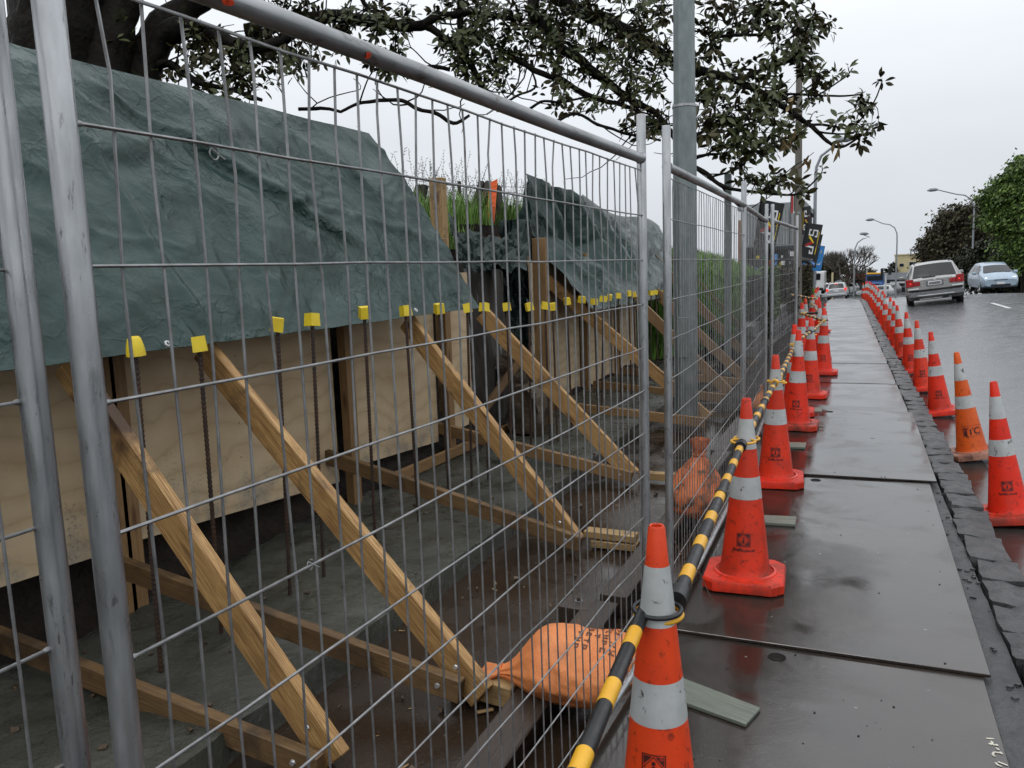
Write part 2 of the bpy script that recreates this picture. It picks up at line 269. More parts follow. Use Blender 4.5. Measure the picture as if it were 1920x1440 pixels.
MAT['stone'] = setup('dark_stone', (0.095, 0.085, 0.075), (0.040, 0.035, 0.031), 4, (0.5, 0.75), 0, (0.40, 0.39, 0.37), 3.0, (0.64, 0.72), (20, 0.7, 0.02), cs=(2.5, 2.5, 0.5), rnd=False)
MAT['rock'] = setup('muddy_rock', (0.11, 0.075, 0.045), (0.05, 0.036, 0.025), 7, (0.4, 0.7), 0, (0.28, 0.2, 0.12), 6, (0.6, 0.72), (14, 0.9, 0.03))
MAT['block'] = setup('paving_block', (0.15, 0.148, 0.146), (0.08, 0.08, 0.08), 7, (0.45, 0.7), 0, (0.07, 0.065, 0.06), 8, (0.55, 0.7), (30, 0.4, 0.01))
MAT['mesh_orange'] = setup('orange_barrier_mesh', (0.9, 0.20, 0.06), (0.8, 0.15, 0.04), 40, (0.5, 0.7))
def plain(name, c, rough=0.5, metal=0.0, coat=0.0):
    c2 = tuple(x * 0.86 for x in c)
    return setup(name, c, c2, 3, (max(0.02, rough - 0.05), rough + 0.05), metal, coat=coat)
MAT['silver'] = plain('silver_paint', (0.40, 0.40, 0.385), 0.3, 0.6, 0.5)
MAT['silver_far'] = plain('pale_silver_paint', (0.55, 0.56, 0.57), 0.35, 0.3, 0.5)
MAT['white_paint'] = plain('white_car_paint', (0.78, 0.78, 0.78), 0.35, 0, 0.5)
MAT['iceblue'] = plain('ice_blue_paint', (0.40, 0.50, 0.60), 0.3, 0.3, 0.5)
MAT['greycar'] = plain('grey_car_paint', (0.22, 0.23, 0.24), 0.3, 0.4, 0.5)
MAT['truckblue'] = plain('truck_blue_paint', (0.04, 0.13, 0.36), 0.35, 0, 0.4)
MAT['glass'] = plain('dark_car_glass', (0.02, 0.024, 0.026), 0.08, 0, 0)
MAT['redlens'] = plain('red_tail_lens', (0.40, 0.010, 0.010), 0.15, 0, 0.5)
MAT['chrome'] = plain('bright_trim', (0.75, 0.76, 0.76), 0.2, 0.6)
MAT['white'] = plain('white_print', (0.8, 0.8, 0.82), 0.5)
MAT['black'] = plain('black_fabric', (0.018, 0.018, 0.02), 0.6)
MAT['flagred'] = plain('red_print', (0.55, 0.03, 0.03), 0.5)
MAT['flagyellow'] = plain('yellow_print', (0.85, 0.62, 0.02), 0.5)
MAT['flagblue'] = plain('blue_fabric', (0.03, 0.22, 0.55), 0.5)
MAT['blueprint'] = plain('blue_print', (0.12, 0.30, 0.68), 0.5)
MAT['oldpole'] = setup('weathered_pole', (0.19, 0.175, 0.15), (0.12, 0.11, 0.095), 6, (0.6, 0.8), 0, cs=(3, 3, 0.3))
MAT['roof_grey'] = plain('grey_roofing', (0.30, 0.32, 0.34), 0.5)
MAT['cream'] = plain('cream_wall', (0.62, 0.52, 0.30), 0.7)
MAT['white_wall'] = plain('white_wall', (0.62, 0.63, 0.64), 0.6)
MAT['greywall'] = plain('grey_cladding', (0.28, 0.30, 0.31), 0.6)
MAT['darkwall'] = plain('dark_shopfront', (0.05, 0.048, 0.046), 0.5)
MAT['brick_red'] = plain('terracotta_wall', (0.36, 0.15, 0.07), 0.7)
MAT['green_sign'] = plain('green_print', (0.03, 0.22, 0.10), 0.5)
MAT['paintline'] = setup('road_paint', (0.72, 0.72, 0.70), (0.58, 0.58, 0.56), 8, (0.3, 0.5))
def emit(name, c, s):
    mt, t, b = nodes_of(name); b.inputs['Base Color'].default_value = c4(c); b.inputs['Emission Color'].default_value = c4(c); b.inputs['Emission Strength'].default_value = s; return mt
MAT['headlamp'] = emit('lit_headlamp', (1, 0.98, 0.9), 2.2)
MAT['taillamp'] = emit('lit_tail_lamp', (1.0, 0.03, 0.02), 0.9)
MAT['redlamp'] = emit('lit_red_signal', (1.0, 0.02, 0.02), 1.5)

# ------------------------------------------------------------------ mesh building
class MB:
    def __init__(s): s.v = []; s.f = []; s.uv = []
    def quad(s, pts, uvs=None):
        i = len(s.v); s.v += [tuple(p) for p in pts]; s.f.append(tuple(range(i, i + len(pts)))); s.uv.append(uvs or [(0, 0)] * len(pts)); return s
    def bar(s, p0, p1, w, h, up=(0, 0, 1), uo=None, roll=0, taper=1.0):
        p0 = Vector(p0); p1 = Vector(p1); a = (p1 - p0); Ln = a.length; a.normalize(); up = Vector(up)
        if abs(a.dot(up)) > 0.99: up = Vector((0, 1, 0))
        sd_ = a.cross(up).normalized(); t = sd_.cross(a)
        if roll: q = Matrix.Rotation(roll, 3, a); sd_ = q @ sd_; t = q @ t
        i = len(s.v); uo = rng.uniform(0, 50) if uo is None else uo
        for k, p in enumerate((p0, p1)):
            g = taper if k else 1.0
            for x, y in ((-1, -1), (1, -1), (1, 1), (-1, 1)): s.v.append(tuple(p + sd_ * (x * w * g / 2) + t * (y * h * g / 2)))
        dims = (w, h, w, h); vo = rng.uniform(0, 20)
        for k in range(4):
            j = (k + 1) % 4; s.f.append((i + k, i + j, i + 4 + j, i + 4 + k))
            s.uv.append([(uo, vo), (uo, vo + dims[k]), (uo + Ln, vo + dims[k]), (uo + Ln, vo)]); vo += dims[k] + 0.01
        s.f.append((i + 3, i + 2, i + 1, i)); s.uv.append([(uo, 0), (uo + .01, 0), (uo + .01, h), (uo, h)])
        s.f.append((i + 4, i + 5, i + 6, i + 7)); s.uv.append([(uo, 0), (uo + .01, 0), (uo + .01, h), (uo, h)])
        return s
    def box(s, c, size):
        c = Vector(c); return s.bar(c - Vector((size[0] / 2, 0, 0)), c + Vector((size[0] / 2, 0, 0)), size[1], size[2])
    def tube(s, pts, rad, seg=8, cap=True):
        pts = [Vector(p) for p in pts]; n = len(pts)
        if not hasattr(rad, '__len__'): rad = [rad] * n
        tan = []
        for k in range(n):
            d = pts[min(k + 1, n - 1)] - pts[max(k - 1, 0)]; tan.append(d.normalized() if d.length > 1e-9 else Vector((0, 0, 1)))
        ref = Vector((0, 0, 1)) if abs(tan[0].z) < 0.9 else Vector((1, 0, 0)); u = tan[0].cross(ref).normalized()
        i = len(s.v); Ln = 0
        for k in range(n):
            u = (u - tan[k] * u.dot(tan[k])); u = u.normalized() if u.length > 1e-6 else tan[k].orthogonal().normalized(); v_ = tan[k].cross(u)
            for q in range(seg): a = 2 * pi * q / seg; s.v.append(tuple(pts[k] + (u * cos(a) + v_ * sin(a)) * rad[k]))
        for k in range(n - 1):
            for q in range(seg):
                r = (q + 1) % seg; s.f.append((i + k * seg + q, i + k * seg + r, i + (k + 1) * seg + r, i + (k + 1) * seg + q)); s.uv.append([(0, 0)] * 4)
        if cap:
            s.f.append(tuple(i + q for q in reversed(range(seg)))); s.uv.append([(0, 0)] * seg)
            s.f.append(tuple(i + (n - 1) * seg + q for q in range(seg))); s.uv.append([(0, 0)] * seg)
        return s
    def lathe(s, prof, seg=24, c=(0, 0, 0), cap0=False, cap1=False):
        i = len(s.v); n = len(prof)
        for r, z in prof:
            for q in range(seg): a = 2 * pi * q / seg; s.v.append((c[0] + r * cos(a), c[1] + r * sin(a), c[2] + z))
        for k in range(n - 1):
            for q in range(seg):
                r = (q + 1) % seg; s.f.append((i + k * seg + q, i + k * seg + r, i + (k + 1) * seg + r, i + (k + 1) * seg + q)); s.uv.append([(0, 0)] * 4)
        if cap0: s.f.append(tuple(i + q for q in reversed(range(seg)))); s.uv.append([(0, 0)] * seg)
        if cap1: s.f.append(tuple(i + (n - 1) * seg + q for q in range(seg))); s.uv.append([(0, 0)] * seg)
        return s
    def grid(s, fn, nu, nv, uvs=(1, 1)):
        i = len(s.v)
        for a in range(nu + 1):
            for b_ in range(nv + 1): s.v.append(tuple(fn(a / nu, b_ / nv)))
        for a in range(nu):
            for b_ in range(nv):
                k = i + a * (nv + 1) + b_; s.f.append((k, k + nv + 1, k + nv + 2, k + 1))
                s.uv.append([(a / nu * uvs[0], b_ / nv * uvs[1]), ((a + 1) / nu * uvs[0], b_ / nv * uvs[1]), ((a + 1) / nu * uvs[0], (b_ + 1) / nv * uvs[1]), (a / nu * uvs[0], (b_ + 1) / nv * uvs[1])])
        return s
    def prism(s, poly, fn, depth):
        """poly in 2-D, fn(u, v, d) -> point; closed solid from d=0 to d=depth"""
        n = len(poly); i = len(s.v)
        for d in (0, depth):
            for u, v_ in poly: s.v.append(tuple(fn(u, v_, d)))
        s.f.append(tuple(i + q for q in reversed(range(n)))); s.uv.append([poly[q] for q in reversed(range(n))])
        s.f.append(tuple(i + n + q for q in range(n))); s.uv.append([poly[q] for q in range(n)])
        for q in range(n):
            r = (q + 1) % n; s.f.append((i + q, i + r, i + n + r, i + n + q)); s.uv.append([(0, 0)] * 4)
        return s
    def mesh(s, name, mat, smooth=None):
        me = bpy.data.meshes.new(name); me.from_pydata(s.v, [], s.f); ul = me.uv_layers.new(name='UVMap')
        flat = [c for f in s.uv for p in f for c in p]; ul.data.foreach_set('uv', flat)
        me.materials.append(MAT[mat] if isinstance(mat, str) else mat)
        if smooth is not None:
            me.polygons.foreach_set('use_smooth', [True] * len(me.polygons)); me.set_sharp_from_angle(angle=R_(smooth))
        me.update(); return me
    def build(s, name, mat, parent=None, smooth=None, bevel=0, shift=True, kind=None):
        if parent is not None and shift:
            l = parent.matrix_world.translation if parent.parent is None else parent.parent.location + parent.location
            l = world_loc(parent); s.v = [(a - l[0], b_ - l[1], c - l[2]) for a, b_, c in s.v]
        o = bpy.data.objects.new(name, s.mesh(name, mat, smooth)); COL.objects.link(o)
        if parent is not None: o.parent = parent
        if bevel:
            md = o.modifiers.new('edge', 'BEVEL'); md.width = bevel; md.segments = 1; md.limit_method = 'ANGLE'
        if kind: o['kind'] = kind
        return o
def world_loc(o):
    l = Vector((0, 0, 0))
    while o is not None: l = l + o.location; o = o.parent
    return l
def thing(name, label, cat, loc=(0, 0, 0), group=None):
    o = bpy.data.objects.new(name, None); COL.objects.link(o); o.location = loc; o.empty_display_size = 0.1
    o['label'] = label; o['category'] = cat
    if group: o['group'] = group
    return o
def tag(o, label, cat, group=None):
    o['label'] = label; o['category'] = cat
    if group: o['group'] = group
    return o
def structure(o): o['kind'] = 'structure'; return o
def dup(root, loc, rot=None, label=None, scale=None):
    def cp(o, par):
        c = o.copy(); COL.objects.link(c)
        if par is not None: c.parent = par
        for ch in o.children: cp(ch, c)
        return c
    r = cp(root, None); r.location = loc
    if rot is not None: r.rotation_euler = rot
    if scale: r.scale = scale
    if label: r['label'] = label
    return r
ORD = 'first second third fourth fifth sixth seventh eighth ninth tenth eleventh twelfth thirteenth fourteenth fifteenth sixteenth seventeenth eighteenth nineteenth twentieth'.split() + ['twenty-' + x for x in 'first second third fourth fifth sixth seventh eighth ninth'.split()] + ['thirtieth']
def fbm(p, oct=4): return noise.fractal(Vector(p), 1.0, 2.0, oct)
def text_polys(txt, size):
    cu = bpy.data.curves.new('t', 'FONT'); cu.body = txt; cu.size = size; cu.offset = size * 0.03; cu.align_x = 'CENTER'
    o = bpy.data.objects.new('t', cu); COL.objects.link(o); dg = bpy.context.evaluated_depsgraph_get(); dg.update()
    me = bpy.data.meshes.new_from_object(o.evaluated_get(dg)); vs = [tuple(v.co) for v in me.vertices]; fs = [tuple(p.vertices) for p in me.polygons]
    bpy.data.objects.remove(o); bpy.data.curves.remove(cu); bpy.data.meshes.remove(me); return vs, fs

# ================================================================== THE SETTING
def lerp(a, b, t): return a + (b - a) * t
def smooth(t): t = max(0, min(1, t)); return t * t * (3 - 2 * t)
# far ground, one sheet to the horizon
xs = [-900, -300, -120, -60, -30, -12, -5, 0, 5, 10, 20, 40, 80, 160, 400, 900]
ys = [-60, -10, 0, 10, 20, 28, 31, 34, 37, 40, 46, 52, 60, 70, 80, 90, 100, 110, 120, 135, 150, 200, 300, 500, 900, 1600]
mb = MB(); nx = len(xs); mb.v = [(x, y, base_z(y) - 0.55 + (0.3 if y > 60 else 0) - max(0, y - 150) * 0.02) for y in ys for x in xs]
for j in range(len(ys) - 1):
    for i in range(nx - 1):
        a = j * nx + i; mb.f.append((a, a + 1, a + nx + 1, a + nx)); mb.uv.append([(0, 0)] * 4)
structure(mb.build('ground', 'verge'))
# road
rx = [0.05, 0.25, 0.6, 1, 1.5, 2, 3, 4.2, 5, 6, 8, 10.5]
ry = [-8 + i * 0.8 for i in range(60)] + [40 + i * 2.5 for i in range(50)]
mb = MB(); nx = len(rx); mb.v = [(kx(y) + u, y, road_z(kx(y) + u, y) + 0.006 * fbm((u * 0.8, y * 0.5, 0))) for y in ry for u in rx]
for j in range(len(ry) - 1):
    for i in range(nx - 1):
        a = j * nx + i; mb.f.append((a, a + 1, a + nx + 1, a + nx)); mb.uv.append([(0, 0)] * 4)
structure(mb.build('road', 'asphalt', smooth=60))
# wet gutter strip, 4 mm above the road
mb = MB(); gx = [0.05, 0.2, 0.34]; gy = [-8 + i * 0.8 for i in range(60)]
mb.v = [(kx(y) + u + (0.02 * fbm((y, 3, 0)) if u > 0.3 else 0), y, road_z(kx(y) + u, y) + 0.010 + 0.004 * fbm((u * 3, y * 0.9, 5))) for y in gy for u in gx]
for j in range(len(gy) - 1):
    for i in range(2):
        a = j * 3 + i; mb.f.append((a, a + 1, a + 4, a + 3)); mb.uv.append([(0, 0)] * 4)
structure(mb.build('gutter', 'gutter', smooth=60))
# side streets / forecourt beyond the crest (left and right of the road)
def sheet(name, mat, x0, x1, y0, y1, dz, n=24):
    b = MB(); b.grid(lambda a, c: (lerp(x0, x1, a), lerp(y0, y1, c), base_z(lerp(y0, y1, c)) + dz), 4, n); return structure(b.build(name, mat))
sheet('crossing_road', 'asphalt', -60, -0.3, 40, 160, -0.21); sheet('right_forecourt', 'asphalt', 10.2, 60, 84, 160, -0.03)
# right verge with a low bank
mb = MB(); mb.grid(lambda a, c: (kx(lerp(-8, 84, c)) + 10.4 + a * 40, lerp(-8, 84, c), road_z(kx(lerp(-8, 84, c)) + 10.5, lerp(-8, 84, c)) + 0.12 + 1.6 * smooth(a * 3) + 0.2 * fbm((a * 20, c * 30, 0))), 16, 40)
structure(mb.build('right_verge', 'verge'))
mb = MB()
for i in range(46): y = -8 + i * 2.0; x = kx(y) + 10.35; mb.bar((x, y, road_z(x, y) + 0.03), (kx(y + 2) + 10.35, y + 1.99, road_z(x, y + 2) + 0.03), 0.15, 0.2)
structure(mb.build('far_kerb', 'path'))
# footpath: base slab under the plates, separate slabs beyond
fp = bpy.data.objects.new('footpath', None); COL.objects.link(fp); structure(fp)
mb = MB()
mb.grid(lambda a, c: (lerp(-0.83, kx(lerp(-6, 9.3, c)) - 0.15, a), lerp(-6, 9.3, c), -0.028 + (0.006 * fbm((a * 6, c * 30, 0)) + (0.012 * fbm((a * 30, c * 120, 3)) if a > 0.82 else 0))), 22, 130)
mb.build('slab', 'kerb', fp, smooth=60)
mb = MB(); mb.bar((-0.83, -6, -0.13), (-0.83, 9.3, -0.13), 0.02, 0.2); mb.build('edge', 'path', fp)
y = 9.32; k = 0
while y < 60:
    Ls = rng.choice((1.5, 1.9, 2.2, 1.7)) if y < 34 else 3.5; y1 = y + Ls
    mb = MB(); dz = rng.uniform(-0.004, 0.006)
    mb.grid(lambda a, c: (lerp(-0.83 - 0.010 * (lerp(y, y1, c) - 9), kx(lerp(y, y1, c)) - 0.15, a), lerp(y + 0.008, y1 - 0.008, c), base_z(lerp(y, y1, c)) + dz + 0.003 * fbm((a * 4, y + c * 3, 0)) - (0.02 if c in (0, 1) else 0)), 4, 10)
    mb.build('slab', 'path', fp); y = y1
mb = MB(); mb.grid(lambda a, c: (lerp(-1.5, 0.4, a), lerp(9.3, 60, c), base_z(lerp(9.3, 60, c)) - 0.05), 1, 40); mb.build('bedding', 'soil', fp)
# bluestone kerb, every stone its own piece
kb = bpy.data.objects.new('kerb', None); COL.objects.link(kb); structure(kb)
def rough_stone(w, l, h, amp, seed, sub=3):
    bm = bmesh.new(); bmesh.ops.create_cube(bm, size=1); bmesh.ops.subdivide_edges(bm, edges=bm.edges[:], cuts=sub, use_grid_fill=True)
    for v in bm.verts:
        p = v.co.copy(); c = max(abs(p.x), abs(p.y), abs(p.z)); r = sum(1 for q in p if abs(q) > 0.49)
        if r >= 2: p *= 0.95
        v.co = Vector((p.x * w, p.y * l, p.z * h)) + Vector((fbm((p.x * 3 + seed, p.y * 3, p.z * 3)), fbm((p.x * 3, p.y * 3 + seed, p.z * 3)), fbm((p.x * 3, p.y * 3, p.z * 3 + seed)))) * amp
    me = bpy.data.meshes.new('stone'); bm.to_mesh(me); bm.free(); me.polygons.foreach_set('use_smooth', [True] * len(me.polygons)); me.set_sharp_from_angle(angle=R_(38)); return me
stones = []
for i in range(6): me = rough_stone(0.2, 0.30, 0.26, 0.017, i * 7.3, 4); me.materials.append(MAT['kerb']); stones.append(me)
y = 0.6
while y < 46:
    s = rng.uniform(0.8, 1.35); o = bpy.data.objects.new('kerb_stone', rng.choice(stones)); COL.objects.link(o); o.parent = kb
    Ls = 0.30 * s; o.location = (kx(y) - 0.045 + rng.uniform(-.012, .012), y + Ls / 2, base_z(y) - 0.135 + rng.uniform(-.007, .006)); o.scale = (1, s * 0.98, 1)
    o.rotation_euler = (rng.uniform(-.025, .025), rng.uniform(-.03, .03), R_(-0.9) + rng.uniform(-.04, .04)); y += Ls + 0.004
mb = MB(); mb.grid(lambda a, c: (kx(lerp(-8, 60, c)) - 0.17 + a * 0.24, lerp(-8, 60, c), base_z(lerp(-8, 60, c)) - 0.075 - 0.10 * a), 2, 60); mb.build('mortar_bed', 'kerb', kb)
# steel plates laid over the footpath (things)
def plate(y0, y1, x0, x1, z, lab, holes, skew=0.0):
    t = thing('steel_plate', lab, 'road plate', ((x0 + x1) / 2, (y0 + y1) / 2, z), 'steel plates over the footpath')
    bm = MB(); bm.prism([(x0, y0), (x1, y0 + skew), (x1 - 0.0, y1 + skew), (x0, y1)], lambda u, v, d: (u, v, z - 0.014 + d), 0.014)
    bm.build('plate', 'plate', t, bevel=0.002)
    for hx, hy in holes:
        h = MB(); h.lathe([(0.036, 0.0004), (0.034, 0.0022), (0.030, 0.0022), (0.027, 0.0008), (0.0, 0.0006)], 20, (hx, hy, z + 0.0006)); h.build('lifting_hole', 'soil', t, smooth=40)  # flush dark disc: the hole's shaded depth is painted, not cut
    return t
plate(0.35, 3.405, -0.835, 0.475, 0.0, 'dark wet steel plate lying nearest, with chalk numbers on its corner', [(-0.27, 3.3)])
plate(3.40, 6.30, -0.815, 0.500, 0.015, 'dark wet steel plate in the middle, between two red cones', [(-0.25, 6.17)], -0.02)
plate(6.28, 9.10, -0.80, 0.545, 0.030, 'grey wet steel plate farthest along, before the concrete path slabs begin', [(-0.24, 9.0)], 0.02)
# site floor and fresh footing, soil
mb = MB(); mb.grid(lambda a, c: (lerp(-2.5, -0.83, a), lerp(-4, 26, c), -0.2 + base_z(lerp(-4, 26, c)) + 0.01 * fbm((a * 5, c * 40, 0))), 16, 160); structure(mb.build('site_floor', 'site', smooth=60))
def foot_z(a, y):
    n = 0.018 * fbm((a * 3, y * 1.3, 0)) + 0.016 * fbm((a * 14, y * 9, 4)) * smooth((1 - a) * 2.2)
    return -0.085 + n + 0.05 * (1 - a)
mb = MB(); mb.grid(lambda a, c: (lerp(-3.5, -2.12 + 0.025 * fbm((c * 60, 9, 0)), a), lerp(-4, 20, c), foot_z(a, lerp(-4, 20, c)) - (0.16 if a == 1 else 0)), 40, 420); structure(mb.build('concrete_footing', 'fresh', smooth=60))
def bank_pt(a, y):
    """a runs 0..1 from the footing up over the bank"""
    A = [(-2.95, -0.26), (-3.30, -0.10), (-3.54, 0.06), (-3.76, 0.42), (-3.92, 2.05), (-4.4, 2.28), (-8, 2.4), (-45, 3.0)]
    B = [(-3.0, -0.26), (-3.35, 0.0), (-3.7, 0.16), (-4.25, 0.50), (-4.6, 1.3), (-5.0, 1.88), (-8, 2.2), (-45, 3.0)]
    Cc = [(-1.6, -0.26), (-2.0, 0.05), (-2.4, 0.55), (-2.9, 1.15), (-3.5, 1.5), (-4.4, 1.72), (-8, 2.1), (-45, 2.6)]
    D = [(-1.3, -0.3), (-1.6, 0.02), (-2.0, 0.3), (-2.6, 0.6), (-3.6, 0.8), (-5, 0.9), (-9, 0.9), (-45, 1.0)]
    def ev(P):
        f = a * (len(P) - 1); i = min(int(f), len(P) - 2); t = f - i
        return lerp(P[i][0], P[i + 1][0], t), lerp(P[i][1], P[i + 1][1], t)
    pa, pb, pc, pd = ev(A), ev(B), ev(Cc), ev(D)
    g = smooth((y - 6.1) / 0.5) * (1 - smooth((y - 8.7) / 0.6)); h = smooth((y - 13.8) / 1.2); d = smooth((y - 22) / 12)
    x, z = lerp(pa[0], pb[0], g), lerp(pa[1], pb[1], g); x, z = lerp(x, pc[0], h), lerp(z, pc[1], h); x, z = lerp(x, pd[0], d), lerp(z, pd[1], d)
    return x, z
def bank_fn(a, c):
    y = lerp(-5, 46, c); x, z = bank_pt(a, y); nn = 0.10 * fbm((x * 2.0, y * 2.0, z * 2)) + 0.05 * fbm((x * 7, y * 7, z * 7))
    if x > -3.9 and y < 13.5: nn *= 0.35
    if x < -7: nn *= 2
    return (x + nn * 0.6, y, z + base_z(y) + nn)
mb = MB(); mb.grid(bank_fn, 42, 300); structure(mb.build('soil_bank', 'soil', smooth=70))
# grass on the bank: countless blades, one mass
def blades(name, pts, hgt, mat, wd=0.006, bend=0.35):
    b = MB()
    for p in pts:
        h = hgt * rng.uniform(0.5, 1.25); a = rng.uniform(0, 2 * pi); d = Vector((cos(a), sin(a), 0)); s_ = Vector((-sin(a), cos(a), 0)) * wd
        p = Vector(p); q = p + Vector((0, 0, h * 0.6)) + d * h * bend * 0.35; r = p + Vector((0, 0, h)) + d * h * bend
        i = len(b.v); b.v += [tuple(p - s_), tuple(p + s_), tuple(q + s_ * 0.7), tuple(q - s_ * 0.7), tuple(r)]
        b.f += [(i, i + 1, i + 2, i + 3), (i + 3, i + 2, i + 4)]; b.uv += [[(0, 0)] * 4, [(0, 0)] * 3]
    o = b.build(name, mat, kind='stuff'); return o
pts = []
while len(pts) < 42000:
    y = 13.9 + 26 * rng.random() ** 1.6; a = 0.16 + 0.62 * rng.random(); x, z = bank_pt(a, y); pts.append((x, y, z + base_z(y) + 0.02))
o = blades('bank_grass', pts, 0.34, 'grass', 0.012); tag(o, 'long bright green grass on the bank behind the mesh fence', 'grass')
pts = [];
while len(pts) < 13000:
    x = -4.1 - 5 * rng.random(); y = rng.uniform(7.0, 13.5); pts.append((x, y, (1.85 if y < 8.7 else 2.15) + 0.06 * (-x - 4)))
o = blades('bank_top_grass', pts, 0.40, 'grass', 0.008); tag(o, 'long green grass growing on top of the bank between two tarpaulins', 'grass')
pts = [(-4.5 - 4.5 * rng.random(), rng.uniform(7.2, 14), 2.25) for _ in range(700)]
b = MB()
for p in pts:
    h = rng.uniform(0.45, 0.85); a = rng.uniform(0, 2 * pi); top = Vector(p) + Vector((cos(a) * .16, sin(a) * .16, h)); mid = Vector(p) + Vector((cos(a) * .03, sin(a) * .03, h * .6))
    b.tube([p, mid, top], [0.003, 0.002, 0.0015], 3, False)
    for q in range(7): c = mid.lerp(top, 0.35 + q * 0.11); b.tube([c, c + Vector((rng.uniform(-.035, .035), rng.uniform(-.035, .035), rng.uniform(0, .03)))], [0.005, 0.001], 3, False)
o = b.build('seed_heads', 'grass_seed', kind='stuff'); tag(o, 'thin seeding grass stalks against the sky above the bank', 'grass')

# ================================================================== TEMPORARY FENCE
def fence(p0, p1, label, nv=35, rail_z=2.0, top_z=2.16, left_post=True, right_post=True, wr=0.0024):
    p0 = Vector((p0[0], p0[1], p0[2] if len(p0) > 2 else 0.0)); p1 = Vector((p1[0], p1[1], p1[2] if len(p1) > 2 else 0.0)); d = p1 - p0; Ln = d.length; d.normalize()
    U = Vector((0, 0, 1)); t = thing('mesh_fence_panel', label, 'fence panel', p0, 'temporary mesh fence panels'); nrm = d.cross(U)
    for p, on in ((p0, left_post), (p1, right_post)):
        if on:
            b = MB(); b.tube([p + U * 0.0, p + U * 0.7, p + U * 1.4, p + U * (top_z - 0.004), p + U * top_z], [0.0176, 0.0176, 0.0176, 0.0176, 0.0155], 20); b.build('post', 'galv', t, smooth=50)
            b = MB(); b.tube([p + U * 0.012, p + U * 0.05], [0.029, 0.023], 14); b.build('post_foot', 'galv', t, smooth=50)
    b = MB(); b.tube([p0 + d * 0.016 + U * rail_z, p0 + d * Ln * .35 + U * (rail_z + 0.002), p0 + d * Ln * .7 + U * (rail_z - 0.002), p1 - d * 0.016 + U * rail_z], 0.0182, 18); b.build('top_rail', 'galv_rail', t, smooth=50)
    b = MB(); b.tube([p0 + d * 0.016 + U * 0.05, p1 - d * 0.016 + U * 0.05], 0.0145, 14); b.build('bottom_rail', 'galv', t, smooth=50)
    for p, s_ in ((p0, 1), (p1, -1)):
        for zz in (rail_z, 0.05): b = MB(); c = p + d * s_ * 0.018 + U * zz; b.tube([c - d * s_ * 0.006, c + d * s_ * 0.008], [0.0225, 0.0185], 12); b.build('weld', 'galv', t, smooth=60)
    hz = [rail_z - 0.045] + [1.79 - 0.167 * k for k in range(11)]
    for k, z in enumerate(hz):
        b = MB(); off = nrm * 0.004
        pts_ = [p0 + d * (Ln * q / 12) + U * (z + (rng.uniform(-.002, .002) if 0 < q < 12 else 0)) + off + nrm * (rng.uniform(-.003, .003) if 0 < q < 12 else 0) for q in range(13)]
        if k > 8: pts_[11] = pts_[11] + U * rng.uniform(-.02, .012); pts_[10] = pts_[10] + U * rng.uniform(-.012, .012)
        b.tube(pts_, wr + 0.0002, 6); b.build('horizontal_wire', 'wire', t, smooth=60)
        for p, s_ in ((p0, 1), (p1, -1)):
            if k % 2 == 1 and nv > 30: b = MB(); c = p + d * s_ * 0.019 + U * z + off; b.tube([c - d * 0.006, c, c + d * 0.006], [0.003, 0.0046, 0.003], 6); b.build('weld', 'wire', t, smooth=60)
    for k in range(nv):
        x = Ln * (k + 1) / (nv + 1); w1 = rng.gauss(0, 0.004); b = MB(); off = -nrm * 0.003
        q1 = rng.uniform(1.75, 1.92); kink = rng.choice((0, 0, 0, 1, -1)) * rng.uniform(.004, .012)
        pts_ = [p0 + d * (x + w1 * 0.3) + U * 0.055, p0 + d * (x + rng.gauss(0, .004)) + U * 0.5, p0 + d * (x + rng.gauss(0, .004)) + U * 1.1, p0 + d * (x + w1) + U * 1.6, p0 + d * (x + w1 + kink) + U * q1, p0 + d * x + U * (rail_z - 0.04)]
        b.tube([p + off + nrm * rng.uniform(-.003, .003) for p in pts_], wr, 6); b.build('vertical_wire', 'wire', t, smooth=60)
    return t
fence((-0.978, 0.72), (-1.06, -1.66), 'galvanised mesh fence panel cut by the picture edge, only one post showing')
fence((-0.858, 0.705), (-0.757, 3.095), 'big galvanised mesh fence panel nearest the camera, in front of the diagonal timber props')
e2 = on_x(1394, 500, -0.742)
fence((-0.728, 3.40), (-0.742, e2.y), 'galvanised mesh fence panel beside the tall grey lamp post and upright orange sandbag', wr=0.0021)
P3a = Vector((-0.755, e2.y + 0.12, 0)); dd = ray(1437, 450); dd = dd / dd[1]
yb = next(y for y in [6 + i * 0.01 for i in range(400)] if (Vector((dd[0] * y, y, 0)) - P3a).length >= 2.38 or dd[0] * y < -1.5)
fence(P3a, (dd[0] * yb, yb), 'short-looking galvanised fence panel, third past the tall lamp post, angled away from the path', 31, wr=0.0015)
d4 = ray(1448, 450); d4 = d4 / d4[1]; d5 = ray(1494, 470); d5 = d5 / d5[1]
fence((d4[0] * 8.55, 8.55), (d5[0] * 10.9, 10.9), 'far galvanised fence panel ending at the weathered power pole', 29, wr=0.0015)
rail_d = Vector((-0.757 + 0.858, 3.095 - 0.705, 0)).normalized(); rail_p = [o for o in COL.objects if o.name == 'mesh_fence_panel.001'][0]
